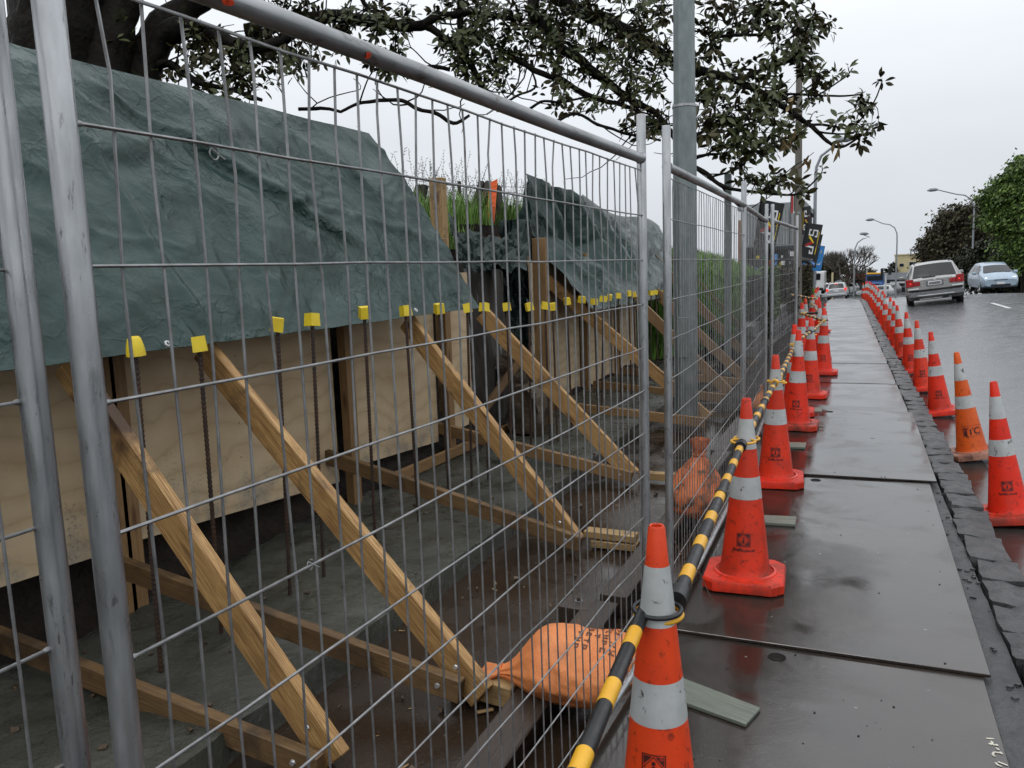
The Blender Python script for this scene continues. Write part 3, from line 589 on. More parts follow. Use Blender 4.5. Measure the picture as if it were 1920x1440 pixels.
for px, py, s_ in ((410, 33, 0.008), (418, 39, 0.006), (678, 135, 0.008)):
    d = ray(px, py); t_ = (-0.858 - 0.705 * 0.0423) / (d[0] - 0.0423 * d[1]); yq = (CAMP + d * t_)[1]; ctr = Vector((-0.858 + (yq - 0.705) * 0.0423, yq, 2.0)); b = MB(); nn = 9; ring_ = []
    for k in range(nn): a = 2 * pi * k / nn; q = s_ * rng.uniform(.6, 1.1); ang = -0.5 + sin(a) * q / 0.0184; ring_.append(ctr + rail_d * (cos(a) * q * 1.3) + Vector((cos(ang), 0, sin(ang))) * 0.0189)
    b.quad(ring_); b.build('paint_mark', 'cone_o', rail_p)
# small wire ties twisted on the mesh
def tie(px, py, label):
    k = (0.757 - 0.858) / -2.39; c = None; d = ray(px, py); t_ = (-0.858 - 0.705 * 0.0423) / (d[0] - 0.0423 * d[1]); p = Vector(CAMP + d * t_)
    b = MB(); b.tube([p + Vector((0.004, 0.009 * sin(a), 0.009 * cos(a) - 0.004)) for a in [i * 0.7 for i in range(9)]] + [p + Vector((0.012, 0.012, -0.012))], 0.0012, 5)
    tag(b.build('tie_wire', 'wire', smooth=60), label, 'tie wire', 'wire ties on the mesh')
tie(397, 283, 'twisted wire tie hanging on the upper fence wire before the big tarpaulin')
tie(578, 1054, 'small wire tie on a lower fence wire over the wet concrete')
# loose tie wire end near the first cone
b = MB(); b.tube([(-0.73, 3.42, 0.44), (-0.66, 3.40, 0.33), (-0.60, 3.38, 0.30), (-0.55, 3.34, 0.22), (-0.52, 3.3, 0.2)], 0.0022, 5); tag(b.build('loose_wire', 'rebar', smooth=60), 'thin loose dark wire sticking out of the fence by the nearest cone', 'wire')

# ================================================================== FORMWORK AND PROPS
def slab_x(x, y0, y1, z0, z1, th, z0b=None):
    """upright sheet facing +x; UV u = metres along y, v = metres above its lower edge"""
    b = MB(); z0b = z0 if z0b is None else z0b; uo = rng.uniform(0, 30)
    f = [(x, y0, z0), (x, y1, z0b), (x, y1, z1), (x, y0, z1)]; r = [(x - th, q[1], q[2]) for q in f]
    b.quad(f, [(uo, 0), (uo + y1 - y0, 0), (uo + y1 - y0, z1 - z0b), (uo, z1 - z0)])
    b.quad([r[3], r[2], r[1], r[0]], [(uo, 1), (uo + 1, 1), (uo + 1, 0), (uo, 0)])
    for i in range(4): j = (i + 1) % 4; b.quad([f[j], f[i], r[i], r[j]], [(0, 2), (0.02, 2), (0.02, 2.2), (0, 2.2)])
    return b
def one(b, name, mat, label, cat, group=None, smooth_=None, bevel=0.0):
    o = bpy.data.objects.new(name, None)
    c = Vector(np.array(b.v).mean(axis=0)); b.v = [tuple(Vector(v) - c) for v in b.v]
    bpy.data.objects.remove(o); o = b.build(name, mat, smooth=smooth_, bevel=bevel); o.location = c; return tag(o, label, cat, group)
gply = 'plywood sheets of the wall formwork'
one(slab_x(-3.44, 0.6, 2.80, 0.40, 1.75, 0.018, 0.27), 'plywood_sheet', 'ply', 'plywood sheet behind the two near fence posts, leftmost of the formwork', 'plywood', gply)
one(slab_x(-3.45, 2.86, 4.84, 0.28, 1.75, 0.018, 0.12), 'plywood_sheet', 'ply', 'wide plywood sheet with mud-speckled lower edge, between the first two studs', 'plywood', gply)
one(slab_x(-3.45, 4.96, 6.38, 0.19, 1.75, 0.018, 0.10), 'plywood_sheet', 'ply', 'plywood sheet under the big tarpaulin corner, behind the long third prop', 'plywood', gply)
one(slab_x(-3.40, 6.55, 7.0, 0.16, 1.6, 0.018), 'plywood_sheet', 'ply', 'narrow pale plywood strip next to the dark stone pillar', 'plywood', gply)
one(slab_x(-3.45, 8.75, 10.5, 0.0, 1.7, 0.018, -0.05), 'plywood_sheet', 'ply', 'plywood sheet under the second tarpaulin, next to its tall front stud', 'plywood', gply)
one(slab_x(-3.44, 10.56, 12.0, -0.05, 1.7, 0.018, -0.1), 'plywood_sheet', 'ply', 'middle plywood sheet under the second tarpaulin', 'plywood', gply)
one(slab_x(-3.45, 12.06, 13.6, -0.1, 1.6, 0.018, -0.14), 'plywood_sheet', 'ply', 'farthest plywood sheet under the second tarpaulin, beside the fence joint', 'plywood', gply)
for sh in [o for o in COL.objects if o.name.startswith('plywood_sheet')]:
    co = [v.co for v in sh.data.vertices]; y0, y1 = min(v.y for v in co) + .05, max(v.y for v in co) - .05; z0, z1 = min(v.z for v in co) + .22, max(v.z for v in co) - .3; xf = max(v.x for v in co) + 0.001; nm_ = MB()
    for yy in ((y0, (y0 + y1) / 2, y1) if y1 - y0 > .8 else (y0, y1)):
        zz_ = z0
        while zz_ < z1: a = Vector((xf, yy + rng.uniform(-.012, .012), zz_ + rng.uniform(-.02, .02))); nm_.tube([a, a + Vector((.0015, 0, 0))], .0045, 6); zz_ += .2
    nm_.build('nails', 'rebar', sh, shift=False, kind='stuff')
def stick(p0, p1, w, h, mat, label, cat='timber', group=None, name='timber_prop', up=(0, 0, 1), roll=0):
    b = MB(); b.bar(p0, p1, w, h, up, roll=roll); return one(b, name, mat, label, cat, group, bevel=0.004)
def stud(px, y, x, z0, z1, w, label, mat='stud'):
    return stick((x, y, z0), (x, y, z1), w, 0.10, mat, label, 'timber stud', 'upright formwork studs', 'timber_stud', (0, 1, 0))
stud(0, 2.84, -3.36, -0.22, 1.9, 0.05, 'upright stud behind the near pair of fence posts')
stud(0, 2.91, -3.36, -0.22, 1.9, 0.05, 'second upright stud doubled beside the first, behind the nearest rebar')
stud(0, 4.90, -3.37, -0.22, 1.9, 0.07, 'upright stud behind the second prop, at the joint of two plywood sheets')
stud(0, 6.45, -3.37, -0.22, 1.9, 0.07, 'upright stud left of the narrow pale plywood strip')
stud(0, 1.0, -3.36, -0.22, 1.9, 0.05, 'upright stud hidden mostly by the leftmost fence post')
tp = on_y(820, 334, 6.75)
stick((tp.x, 6.75, 0.3), (tp.x, 6.75, tp.z), 0.13, 0.10, 'offcut', 'pale square post standing up behind the edge of the big tarpaulin', 'timber post', None, 'timber_post', (0, 1, 0))
sp = on_y(1012, 440, 8.15)
stick((sp.x, 8.15, -0.3), (sp.x, 8.15, 1.93), 0.15, 0.10, 'stud', 'tall front stud at the open end of the second tarpaulin', 'timber stud', 'upright formwork studs', 'timber_stud', (0, 1, 0))
for yy, lb in ((10.53, 'stud between the first and middle sheets under the second tarpaulin'), (12.03, 'stud between the middle and last sheets under the second tarpaulin'), (13.64, 'last stud of the second formwork, behind the fence joint')):
    stud(0, yy, -3.36, -0.22, 1.8, 0.06, lb)
# diagonal props (measured lines, each in its own cross plane), 150 x 50
gp = 'diagonal timber props of the formwork'
def prop(y, a, b_, top_z, foot_z_, label, mat='pine', h=0.14, head=None):
    A = on_y(a[0], a[1], y); B = on_y(b_[0], b_[1], y); d = (B - A)
    F = A + d * ((foot_z_ - A.z) / d.z)
    if head:  # the head rests under the tarpaulin hem, about 2.9 m left of the lens
        H = on_x(head[0], head[1], -2.97); T = H + (H - F) * 0.03
    else: T = A + d * ((top_z - A.z) / d.z)
    t = thing('timber_prop', label, 'timber prop', F, gp)
    bm = MB(); bm.bar(T, F, 0.05, h, uo=0.0 if mat == 'pine_burnt' else None); bm.build('beam', mat, t, bevel=0.004)
    dn = d.normalized(); nb = MB(); c = F - dn * 0.16 + Vector((0, -0.026, 0)); nb.tube([c, c + Vector((0, -0.006, 0))], [0.012, 0.009], 8); nb.build('bolt', 'chrome', t)
    return T, F
prop(2.29, (345, 1000), (572, 1340), 1.62, -0.16, 'prop nearest the camera with a dark burnt patch, lower left of the big fence panel', 'pine_burnt', head=(138, 700))
prop(2.84, (522, 813), (767, 1127), 1.72, -0.13, 'prop whose foot rests on a short offcut by the round orange sandbag', head=(392, 668))
prop(4.77, (837, 680), (1075, 1010), 1.72, -0.13, 'reddish prop in the middle of the big fence panel, with a knot', head=(770, 612))
prop(6.49, (988, 680), (1187, 893), 1.72, -0.13, 'prop that ends just left of the fence joint, from the big tarpaulin corner', head=(912, 596))
prop(9.3, (1040, 537), (1310, 770), 2.0, -0.15, 'prop from the tall front stud, passing behind the fence joint', 'pine')
for yy, lb in ((11.0, 'first of four stacked-looking props behind the lamp post'), (12.5, 'second of four stacked-looking props behind the lamp post'), (14.0, 'third of four stacked-looking props behind the lamp post, crossing grass'), (15.6, 'highest of four stacked-looking props behind the lamp post, against the green bank')):
    t = thing('timber_prop', lb, 'timber prop', (-1.5, yy, -0.15), gp); bm = MB(); bm.bar((-2.88, yy, 1.22) if yy < 13 else (-3.25, yy, 1.75), (-1.5, yy, -0.15), 0.05, 0.14); bm.build('beam', 'stud', t, bevel=0.004)
# ground struts
gs = 'low struts between formwork and edge beam'
def strut(y, a, b_, label, mat='pine_old', ext=0.0):
    A = on_y(a[0], a[1], y); B = on_y(b_[0], b_[1], y); t = thing('timber_strut', label, 'timber strut', B, gs)
    bm = MB(); bm.bar(A, B, 0.05, 0.10); bm.build('beam', mat, t, bevel=0.004); d = (B - A).normalized()
    nb = MB(); c = B - d * 0.10 + Vector((0, -0.025, 0)); nb.tube([c, c + Vector((0, -0.008, 0))], [0.013, 0.010], 10); nb.build('bolt', 'chrome', t)
strut(2.22, (-120, 1150), (600, 1440), 'low orange-brown strut in the near left corner, behind the fence posts', 'pine_old')
strut(2.78, (225, 1062), (866, 1295), 'low strut whose bolted end meets the second prop near the sandbag')
strut(4.71, (600, 852), (1090, 1020), 'low strut under the reddish middle prop')
strut(6.43, (815, 800), (1185, 895), 'low strut under the prop that ends at the fence joint', 'stud')
for yy, lb in ((8.9, 'far low strut lying behind the fence joint'), (10.6, 'second far low strut behind the lamp post'), (12.1, 'third far low strut behind the lamp post')):
    t = thing('timber_strut', lb, 'timber strut', (-1.5, yy, -0.12), gs); bm = MB(); bm.bar((-3.3, yy, 0.02), (-1.5, yy, -0.12), 0.05, 0.11); bm.build('beam', 'stud', t, bevel=0.004)
one(MB().bar((-3.32, 5.3, 0.02), (-3.30, 8.2, -0.02), 0.04, 0.09), 'bottom_plate', 'stud', 'muddy bottom rail lying along the foot of the plywood', 'timber', None, bevel=0.004)
# offcuts at the prop feet
gw = 'wooden offcuts at the prop feet'
def offcut(p, size, rz, label, mat='offcut'):
    b = MB(); b.bar((-size[0] / 2, 0, 0), (size[0] / 2, 0, 0), size[1], size[2]); o = one(b, 'timber_offcut', mat, label, 'offcut', gw, bevel=0.003); o.location = p; o.rotation_euler = (0, 0, rz); return o
q = on_z(908, 1285, -0.13); offcut((q.x, q.y, -0.14), (0.30, 0.075, 0.09), -0.12, 'chewed pale offcut between second prop foot and dark edge beam')
q = on_z(1140, 1005, -0.12); offcut((q.x + .02, q.y, -0.11), (0.34, 0.10, 0.045), -0.06, 'upper of two pale offcuts at the reddish prop foot')
offcut((q.x + .05, q.y - .01, -0.165), (0.30, 0.10, 0.045), 0.02, 'lower of two pale offcuts at the reddish prop foot')
q = on_z(1232, 888, -0.12); offcut((q.x, q.y, -0.14), (0.30, 0.08, 0.06), -0.05, 'offcut seen between the two posts of the fence joint')
q = on_z(1345, 775, -0.12); offcut((q.x, q.y, -0.13), (0.36, 0.08, 0.06), 0.0, 'offcut behind the mesh above the upright sandbag')
q = on_z(910, 1332, -0.19); offcut((q.x, q.y, -0.192), (0.07, 0.018, 0.01), 0.7, 'thin wood splinter on the wet floor beside the edge beam')
# dark edge beam
ge = 'dark timber edge beam'
one(MB().bar((-1.175, -1.5, -0.15), (-1.175, 3.86, -0.15), 0.165, 0.10), 'edge_beam', 'sleeper', 'long dark wet beam beside the fence, running under the orange sandbag', 'timber beam', ge, bevel=0.006)
one(MB().bar((-1.13, 3.90, -0.14), (-1.09, 7.4, -0.14), 0.15, 0.12), 'edge_beam', 'sleeper', 'second dark beam beyond the sandbag, ending near the fence joint', 'timber beam', ge, bevel=0.006)
one(MB().bar((-1.14, 7.45, -0.15), (-1.12, 12.5, -0.15), 0.15, 0.12), 'edge_beam', 'sleeper', 'far dark beam behind the upright sandbag', 'timber beam', ge, bevel=0.006)
for (px, py, lb) in ((1092, 1130, 'short dark block with a bolt stuck against the edge beam'),):
    q = on_z(px, py, -0.1); t = thing('timber_block', lb, 'timber block', (q.x, q.y, -0.2)); b = MB(); b.bar((q.x - .1, q.y, -0.145), (q.x + .06, q.y - .01, -0.145), 0.16, 0.10); b.build('block', 'sleeper', t, bevel=0.006)
    b = MB(); b.tube([(q.x - .02, q.y, -0.10), (q.x - .02, q.y, -0.075)], 0.011, 8); b.build('bolt', 'rebar', t); b = MB(); b.tube([(q.x - .02, q.y, -0.096), (q.x - .02, q.y, -0.09)], 0.022, 10); b.build('washer', 'wire', t)
# rebars with yellow caps
def rebar_proto(hh):
    b = MB(); n = int(hh / 0.022); prof = []
    for i in range(n): z = i * 0.022; prof += [(0.0088, z), (0.0112, z + 0.007), (0.0112, z + 0.011), (0.0088, z + 0.018)]
    b.lathe(prof, 7, cap1=True); return b
caps = [(252, 642, 0), (373, 641, 1), (520, 605, 1), (585, 596, 1), (683, 583, 1), (760, 580, 1), (823, 576, 1), (876, 575, 1), (908, 574, 1), (950, 573, 1), (992, 573, 1), (1022, 571, 1), (1036, 573, 1), (1063, 563, 1), (1091, 560, 1), (1114, 564, 1), (1131, 559, 1), (1143, 556, 1), (1159, 553, 1), (1179, 549, 1), (1188, 551, 1), (1221, 548, 1), (1230, 547, 1), (1246, 547, 1), (1256, 546, 1)]
gr_ = 'capped starter bars along the footing'
where = ['dirty conical yellow cap, nearest the galvanised fence posts', 'square yellow cap left of the second prop head', 'tilted yellow cap between the first two props', 'small square yellow cap beside the white tarpaulin eyelet', 'yellow cap midway along the tarpaulin hem', 'yellow cap directly at the reddish prop head', 'yellow cap over the plywood right of the reddish prop', 'yellow cap over the narrow pale plywood strip', 'tilted yellow cap at the corner of the big tarpaulin', 'yellow cap before the dark stone pillar gap', 'yellow cap in the gap just left of the tall front stud', 'yellow cap on the tall front stud', 'tilted yellow cap just right of the tall front stud']
cap_sq = MB(); s0, s1 = 0.031, 0.028
cap_sq.prism([(-s0, -s0), (s0, -s0), (s0, s0), (-s0, s0)], lambda u, v, d: (u * (1 - d * 1.2), v * (1 - d * 1.2), -0.045 + d), 0.07)
cap_sq_me = cap_sq.mesh('rebar_cap', 'capyellow')
cap_c = MB(); cap_c.lathe([(0.020, -0.055), (0.044, -0.055), (0.040, -0.02), (0.030, 0.016), (0.022, 0.024), (0.0, 0.026)], 10); cap_c_me = cap_c.mesh('rebar_cap', 'capyellow', 40)
bar_me = rebar_proto(1.52).mesh('rebar', 'rebar', 30)
for i, (px, py, k) in enumerate(caps):
    p = on_x(px, py, -2.72 + rng.uniform(-0.015, 0.02)); lean = (rng.uniform(-.03, .03), rng.uniform(-.02, .03), rng.uniform(0, 1.5))
    lb = 'steel bar with ' + (where[i] if i < len(where) else f'yellow cap, {ORD[i - len(where)]} one along the second tarpaulin')
    t = thing('rebar', lb, 'rebar', p, gr_); t.rotation_euler = (lean[0], lean[1], 0)
    o = bpy.data.objects.new('bar', bar_me); COL.objects.link(o); o.parent = t; o.location = (0, 0, -1.52)
    o = bpy.data.objects.new('cap', cap_sq_me if k else cap_c_me); COL.objects.link(o); o.parent = t; o.rotation_euler = (rng.uniform(-.15, .15), rng.uniform(-.22, .22), rng.uniform(0.1, 1.4)); o.scale = (1, 1, 1) if k else (0.9, 0.9, 1)
def rod(pts_, label, r=0.009): b = MB(); b.tube(pts_, r, 7); tag(b.build('steel_rod', 'rebar', smooth=60), label, 'steel rod', 'steel rods lying on the footing')
zz = -0.08
rod([on_z(430, 1118, zz), on_z(640, 1003, zz), on_z(860, 893, zz), on_z(985, 832, zz)], 'long steel rod lying along the footing behind the props')
rod([on_z(445, 1122, -0.1), on_z(700, 985, -0.1), on_z(935, 862, -0.1)], 'second steel rod lying close beside the long one')
rod([on_z(-20, 1348, zz), on_z(105, 1300, zz), on_z(190, 1262, zz)], 'rusty steel rod end crossing behind the two near fence posts')
# stone pillar, boulder, leaning timber in the gap
def stonebox(name, c, size, mat, label, cat, amp=0.02, sub=5, seed=1.0):
    me = rough_stone(size[0], size[1], size[2], amp, seed, sub); me.materials.append(MAT[mat]); o = bpy.data.objects.new(name, me); COL.objects.link(o); o.location = c; return tag(o, label, cat)
pc = on_y(905, 600, 7.9); stonebox('stone_pillar', (pc.x, 7.9, 0.74), (0.40, 0.36, 1.9), 'stone', 'dark weathered stone pillar with a white streak in the gap', 'pillar', 0.045, 8)
pil = [o for o in COL.objects if o.name == 'stone_pillar'][0]; b = MB(); P = []
for k in range(16):
    z = 0.9 - k * 0.095; P.append((-0.08 + 0.02 * sin(k * 1.1), z, rng.uniform(.008, .03)))
for (x0, z0, w0), (x1, z1, w1) in zip(P, P[1:]): b.quad([(x0 - w0, -.215, z0), (x1 - w1, -.215, z1), (x1 + w1, -.215, z1), (x0 + w0, -.215, z0)])
b.build('lime_streak', 'greywall', pil, shift=False)
pb = on_y(990, 770, 7.6); stonebox('boulder', (pb.x, 7.6, pb.z), (0.36, 0.34, 0.52), 'rock', 'muddy brown boulder below the fourth prop, in the gap', 'boulder', 0.07, 5, 4.0)
pb2 = on_y(968, 690, 7.75); stonebox('boulder', (pb2.x, 7.75, pb2.z), (0.34, 0.3, 0.3), 'rock', 'darker upper boulder resting on the muddy one in the gap', 'boulder', 0.06, 5, 9.0)
a, b_ = on_y(925, 745, 7.3), on_y(965, 690, 7.45); stick(a + (a - b_) * 0.4, b_ + (b_ - a) * 0.4, 0.09, 0.06, 'pine_old', 'short muddy timber leaning between pillar and boulder', 'timber', None, 'leaning_timber')
# old posts and orange barrier mesh above the gap
go = 'old fence posts on the bank'
for a, b_, w_, lb in (((786, 347), (770, 420), 0.10, 'left dark leaning post of the pair left of the pale square post'), ((797, 347), (782, 420), 0.10, 'right dark leaning post of the pair left of the pale square post'), ((861, 340), (862, 440), 0.05, 'thin dark post with insulators right of the pale square post'), ((904, 342), (876, 440), 0.10, 'leaning dark post left of the orange mesh'), ((917, 342), (891, 440), 0.10, 'second leaning dark post touching the orange mesh'), ((926, 343), (929, 440), 0.11, 'dark upright post at right of the orange mesh'), ((935, 350), (939, 440), 0.08, 'slim dark post behind the upright one by the orange mesh')):
    A, B = on_y(a[0], a[1], 10.0), on_y(b_[0], b_[1], 9.6 if a[0] > 870 else 9.9); B = B + (B - A) * 0.5
    stick(B, A, w_ * .8, w_ * .8, 'oldstake', lb, 'old post', go, 'old_post', (0, 1, 0))
b = MB(); C1 = [on_y(920, 343, 9.6), on_y(932, 337, 9.6), on_y(926, 418, 9.45), on_y(906, 422, 9.45)]
for i in range(9):
    t_ = i / 8; b.tube([C1[0].lerp(C1[3], t_), C1[1].lerp(C1[2], t_)], 0.009, 4); b.tube([C1[0].lerp(C1[1], t_), C1[3].lerp(C1[2], t_)], 0.007, 4)
o = b.build('barrier_mesh', 'mesh_orange'); tag(o, 'scrap of orange plastic barrier mesh hung between dark posts', 'barrier mesh')

# ================================================================== TARPAULINS
def tarp_sheet(name, TL, TR, BR, BL, nu, nv, mat, label, amp=0.03, seed=0.0, sag=0.06, drop=0.0, folds=(), edge=None):
    TL, TR, BR, BL = map(Vector, (TL, TR, BR, BL)); N_ = ((BL - TL).cross(TR - TL)).normalized()
    if N_.x < 0: N_ = -N_
    def crump(x, y):
        q = 0.9 * (1 - abs(fbm((x * 0.9 + y * 0.5, y * 1.1 - x * .3, seed + 21), 2)) * 3)
        wx_, wy_ = x + 0.35 * fbm((x * 1.3, y * 1.3, seed)), y + 0.35 * fbm((x * 1.3 + 7, y * 1.3, seed))
        q += (1 - abs(fbm((wx_ * 1.9, wy_ * 2.6, seed + 3), 2)) * 2) * 0.55
        q += (0.6 - abs(fbm((wx_ * 4, wy_ * 5, seed + 5), 2)) * 2) * 0.20
        q += fbm((x * 0.8, y * 0.9, seed + 9), 2) * 0.9
        q += (0.6 - abs(fbm((wx_ * 13 + wy_ * 5, wy_ * 11, seed + 15), 2)) * 2) * 0.04
        return q
    W, Hh = (TR - TL).length, (BL - TL).length
    def fn(u, v):
        top = TL.lerp(TR, u); bot = BL.lerp(BR, u)
        if edge: top = top + Vector((0, 0, edge(u)))
        p = top.lerp(bot, v); x, y = u * W, v * Hh
        if drop:  # near end hangs plumb first, then spreads over the props
            kd = 1 - smooth(u * 1.6); vv = min(1, v / 0.42); v2 = max(0, (v - 0.42) / 0.58)
            pb_ = top + Vector((0, 0, -drop * vv)) + Vector((bot.x - top.x, bot.y - top.y, bot.z - top.z + drop)) * v2; p = p.lerp(pb_, kd)
        e_ = min(1, v * 9 + 0.15) * (0.35 + 0.65 * min(1, (1 - v) * 10))
        p = p + N_ * (amp * crump(x, y) * e_ - sag * sin(pi * v) + 0.05 * sin(pi * v))
        for (fx, fy, ang, wd, am) in folds:
            s_ = ((x - fx) * sin(ang) - (y - fy) * cos(ang)); l_ = (x - fx) * cos(ang) + (y - fy) * sin(ang)
            p = p + N_ * (am * math.exp(-(s_ / wd) ** 2) * smooth((l_ + 0.1) * 3) * smooth((2.2 - l_) * 1.2))
        if v > 0.985: p = p + N_ * 0.006
        return p
    t = thing(name, label, 'tarpaulin', tuple(TL))
    b = MB(); b.grid(fn, nu, nv); b.build('sheet', mat, t, smooth=180); return t, fn, N_
zb = on_x(0, 700, -2.8).z
TLp = on_x(40, 92, -3.78); BLp = on_x(0, 702, -2.86); TRp = on_x(692, 250, -3.78); BRp = on_x(900, 578, -2.86)
TL0 = Vector((-3.78, 0.6, TLp.z)); BL0 = Vector((-2.86, 0.6, BLp.z))
t, fn, N_ = tarp_sheet('tarpaulin', TL0, TRp, BRp, BL0, 260, 110, 'tarp', 'large green tarpaulin draped over the near formwork, with yellow bar caps below', 0.030, 2.0, 0.03, folds=((2.6, 0.15, 0.55, 0.05, 0.05), (2.7, 0.2, 0.62, 0.09, -0.035), (2.3, 0.1, 1.5, 0.03, 0.02), (3.6, 0.7, 0.25, 0.05, 0.03), (1.9, 0.8, -0.3, 0.08, 0.03), (4.6, 0.3, 1.2, 0.05, 0.03)))
def eyelet(t, p, n, nm='eyelet'):
    b = MB(); u = n.orthogonal().normalized(); v = n.cross(u)
    b.tube([p + (u * cos(a) + v * sin(a)) * 0.012 + n * 0.006 for a in [i * pi / 6 for i in range(13)]], 0.0045, 6, False); b.build(nm, 'white', t, smooth=60)
for px, py in ((308, 650), (570, 614), (775, 585)):
    q = on_x(px, py, -2.85); eyelet(t, q + N_ * 0.02, N_)
# hem
b = MB(); b.grid(lambda u, v: fn(u, 0.955 + 0.045 * v) + N_ * 0.004, 260, 2); b.build('hem', 'tarp', t, smooth=180)
# second tarpaulin
T2L = on_x(985, 322, -3.62); T2R = on_x(1236, 425, -3.62); B2L = on_x(1112, 583, -2.78); B2R = on_x(1258, 556, -2.78)
t2, fn2, N2 = tarp_sheet('tarpaulin', T2L, T2R, B2R, B2L, 150, 90, 'tarp', 'second green tarpaulin with deep folds, beyond the gap', 0.032, 11.0, 0.03, folds=((0.9, 0.0, 0.75, 0.11, -0.11), (0.5, 0.0, 0.9, 0.05, 0.06), (1.5, 0.0, 0.75, 0.12, 0.10), (0.2, 0.4, 0.6, 0.06, 0.05), (2.6, 0.1, 0.8, 0.10, 0.08), (0.2, 1.0, 0.5, 0.07, 0.07), (2.0, 0.2, 0.7, 0.1, -0.12), (3.4, 0.2, 0.9, 0.12, -0.1)), drop=0.74, edge=lambda u: 0.08 * sin(u * 9) * (u > 0.3) - 0.02)
eyelet(t2, on_x(1019, 463, -3.30), N2); eyelet(t2, on_x(1116, 581, -2.76), N2)
b = MB(); c0 = T2L
b.grid(lambda u, v: Vector((c0.x + 0.03 - 0.26 * u * sin(pi * (v * .75 + .2)) + 0.05 * fbm((u * 3, v * 4, 2)), c0.y + 0.02 + 0.3 * u + 0.05 * fbm((u * 4, v * 3, 8)), lerp(c0.z - 0.12 - 0.05 * u, c0.z - 1.0 - 0.2 * u, v))), 24, 40); b.build('flap', 'tarp', t2, smooth=180)
# crumpled dark sheet over the gap
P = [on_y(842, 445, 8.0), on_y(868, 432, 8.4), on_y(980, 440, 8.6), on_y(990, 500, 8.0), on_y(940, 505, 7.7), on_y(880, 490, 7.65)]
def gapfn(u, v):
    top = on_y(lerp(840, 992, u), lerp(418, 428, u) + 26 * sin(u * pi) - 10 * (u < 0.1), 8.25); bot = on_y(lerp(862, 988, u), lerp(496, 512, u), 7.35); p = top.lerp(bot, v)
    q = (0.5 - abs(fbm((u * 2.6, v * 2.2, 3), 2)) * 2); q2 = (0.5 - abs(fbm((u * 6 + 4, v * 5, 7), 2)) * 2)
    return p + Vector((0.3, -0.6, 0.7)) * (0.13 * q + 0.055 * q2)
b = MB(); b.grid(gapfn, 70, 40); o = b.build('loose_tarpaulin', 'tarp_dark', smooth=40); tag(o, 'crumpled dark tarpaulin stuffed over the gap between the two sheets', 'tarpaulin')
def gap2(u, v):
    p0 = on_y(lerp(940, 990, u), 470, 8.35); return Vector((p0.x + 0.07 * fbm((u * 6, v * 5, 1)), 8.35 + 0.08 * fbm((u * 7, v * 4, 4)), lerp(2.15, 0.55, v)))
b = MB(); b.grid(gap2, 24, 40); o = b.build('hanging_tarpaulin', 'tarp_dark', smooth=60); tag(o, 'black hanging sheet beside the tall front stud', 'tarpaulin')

# ================================================================== TRAFFIC CONES
CH = 0.93
def cr(z): return 0.122 - 0.1155 * (z - 0.06)
def decal(shapes, mat, name, parent, extra=0.0016):
    """shapes: polygons in metres (u across, z up); wrapped round the cone on its -y side"""
    b = MB()
    for poly in shapes:
        P = []
        for u, z in poly:
            r = cr(z) + extra; a = u / r; P.append((r * sin(a), -r * cos(a), z))
        b.quad(P)
    return b.build(name, mat, parent, shift=False)
def subdiv_rect(u0, z0, u1, z1, n=4): return [[(lerp(u0, u1, i / n), z0), (lerp(u0, u1, (i + 1) / n), z0), (lerp(u0, u1, (i + 1) / n), z1), (lerp(u0, u1, i / n), z1)] for i in range(n)]
def logo_info(parent, cz=0.246):
    s = 0.033; S = []
    S += subdiv_rect(-s, cz + s - .003, s, cz + s) + subdiv_rect(-s, cz - s, s, cz - s + .003) + subdiv_rect(-s, cz - s, -s + .003, cz + s, 1) + subdiv_rect(s - .003, cz - s, s, cz + s, 1)
    g = s - .005
    for a, c in ((1, 1), (-1, 1), (1, -1), (-1, -1)):
        tri = [(a * g, cz + c * g), (a * g * .16, cz + c * g), (a * g, cz + c * g * .16)]; S.append(tri if a * c > 0 else tri[::-1])
    for a, c in ((1, 1), (-1, 1), (1, -1), (-1, -1)):
        q = [(a * .0285, cz), (0, cz + c * .0285), (0, cz + c * .0255), (a * .0255, cz)]; S.append(q)
    S.append([(-.0045, cz - .016), (.0045, cz - .016), (.0045, cz + .004), (-.0045, cz + .004)])
    S.append([(.0055 * cos(k * pi / 5), cz + .011 + .0055 * sin(k * pi / 5)) for k in range(10)])
    vs, fs = text_polys('itraffic.co.nz', 0.0225)
    for f in fs: S.append([(vs[i][0], vs[i][1] + cz - 0.056) for i in f])
    return decal(S, 'ink', 'printed_logo', parent)
def logo_itc(parent):
    S = []; vs, fs = text_polys('ITC', 0.082)
    S += [[(vs[i][0] * 0.95 + 0.017, vs[i][1] + 0.215) for i in f] for f in fs]
    S += subdiv_rect(-.064, .2, .086, .2025, 5) + subdiv_rect(-.064, .29, .086, .2925, 5) + subdiv_rect(-.064, .2, -.0615, .2925, 1) + subdiv_rect(.0835, .2, .086, .2925, 1)
    S += [[(-.056, .205), (-.030, .205), (-.030, .245), (-.056, .245)]]
    for k in range(4): u = -.0555 + k * .0068; S.append([(u, .247), (u + .0048, .247), (u + .0048, .272 + .006 * (k in (1, 2))), (u, .272 + .006 * (k in (1, 2)))])
    return decal(S, 'ink', 'printed_logo', parent)
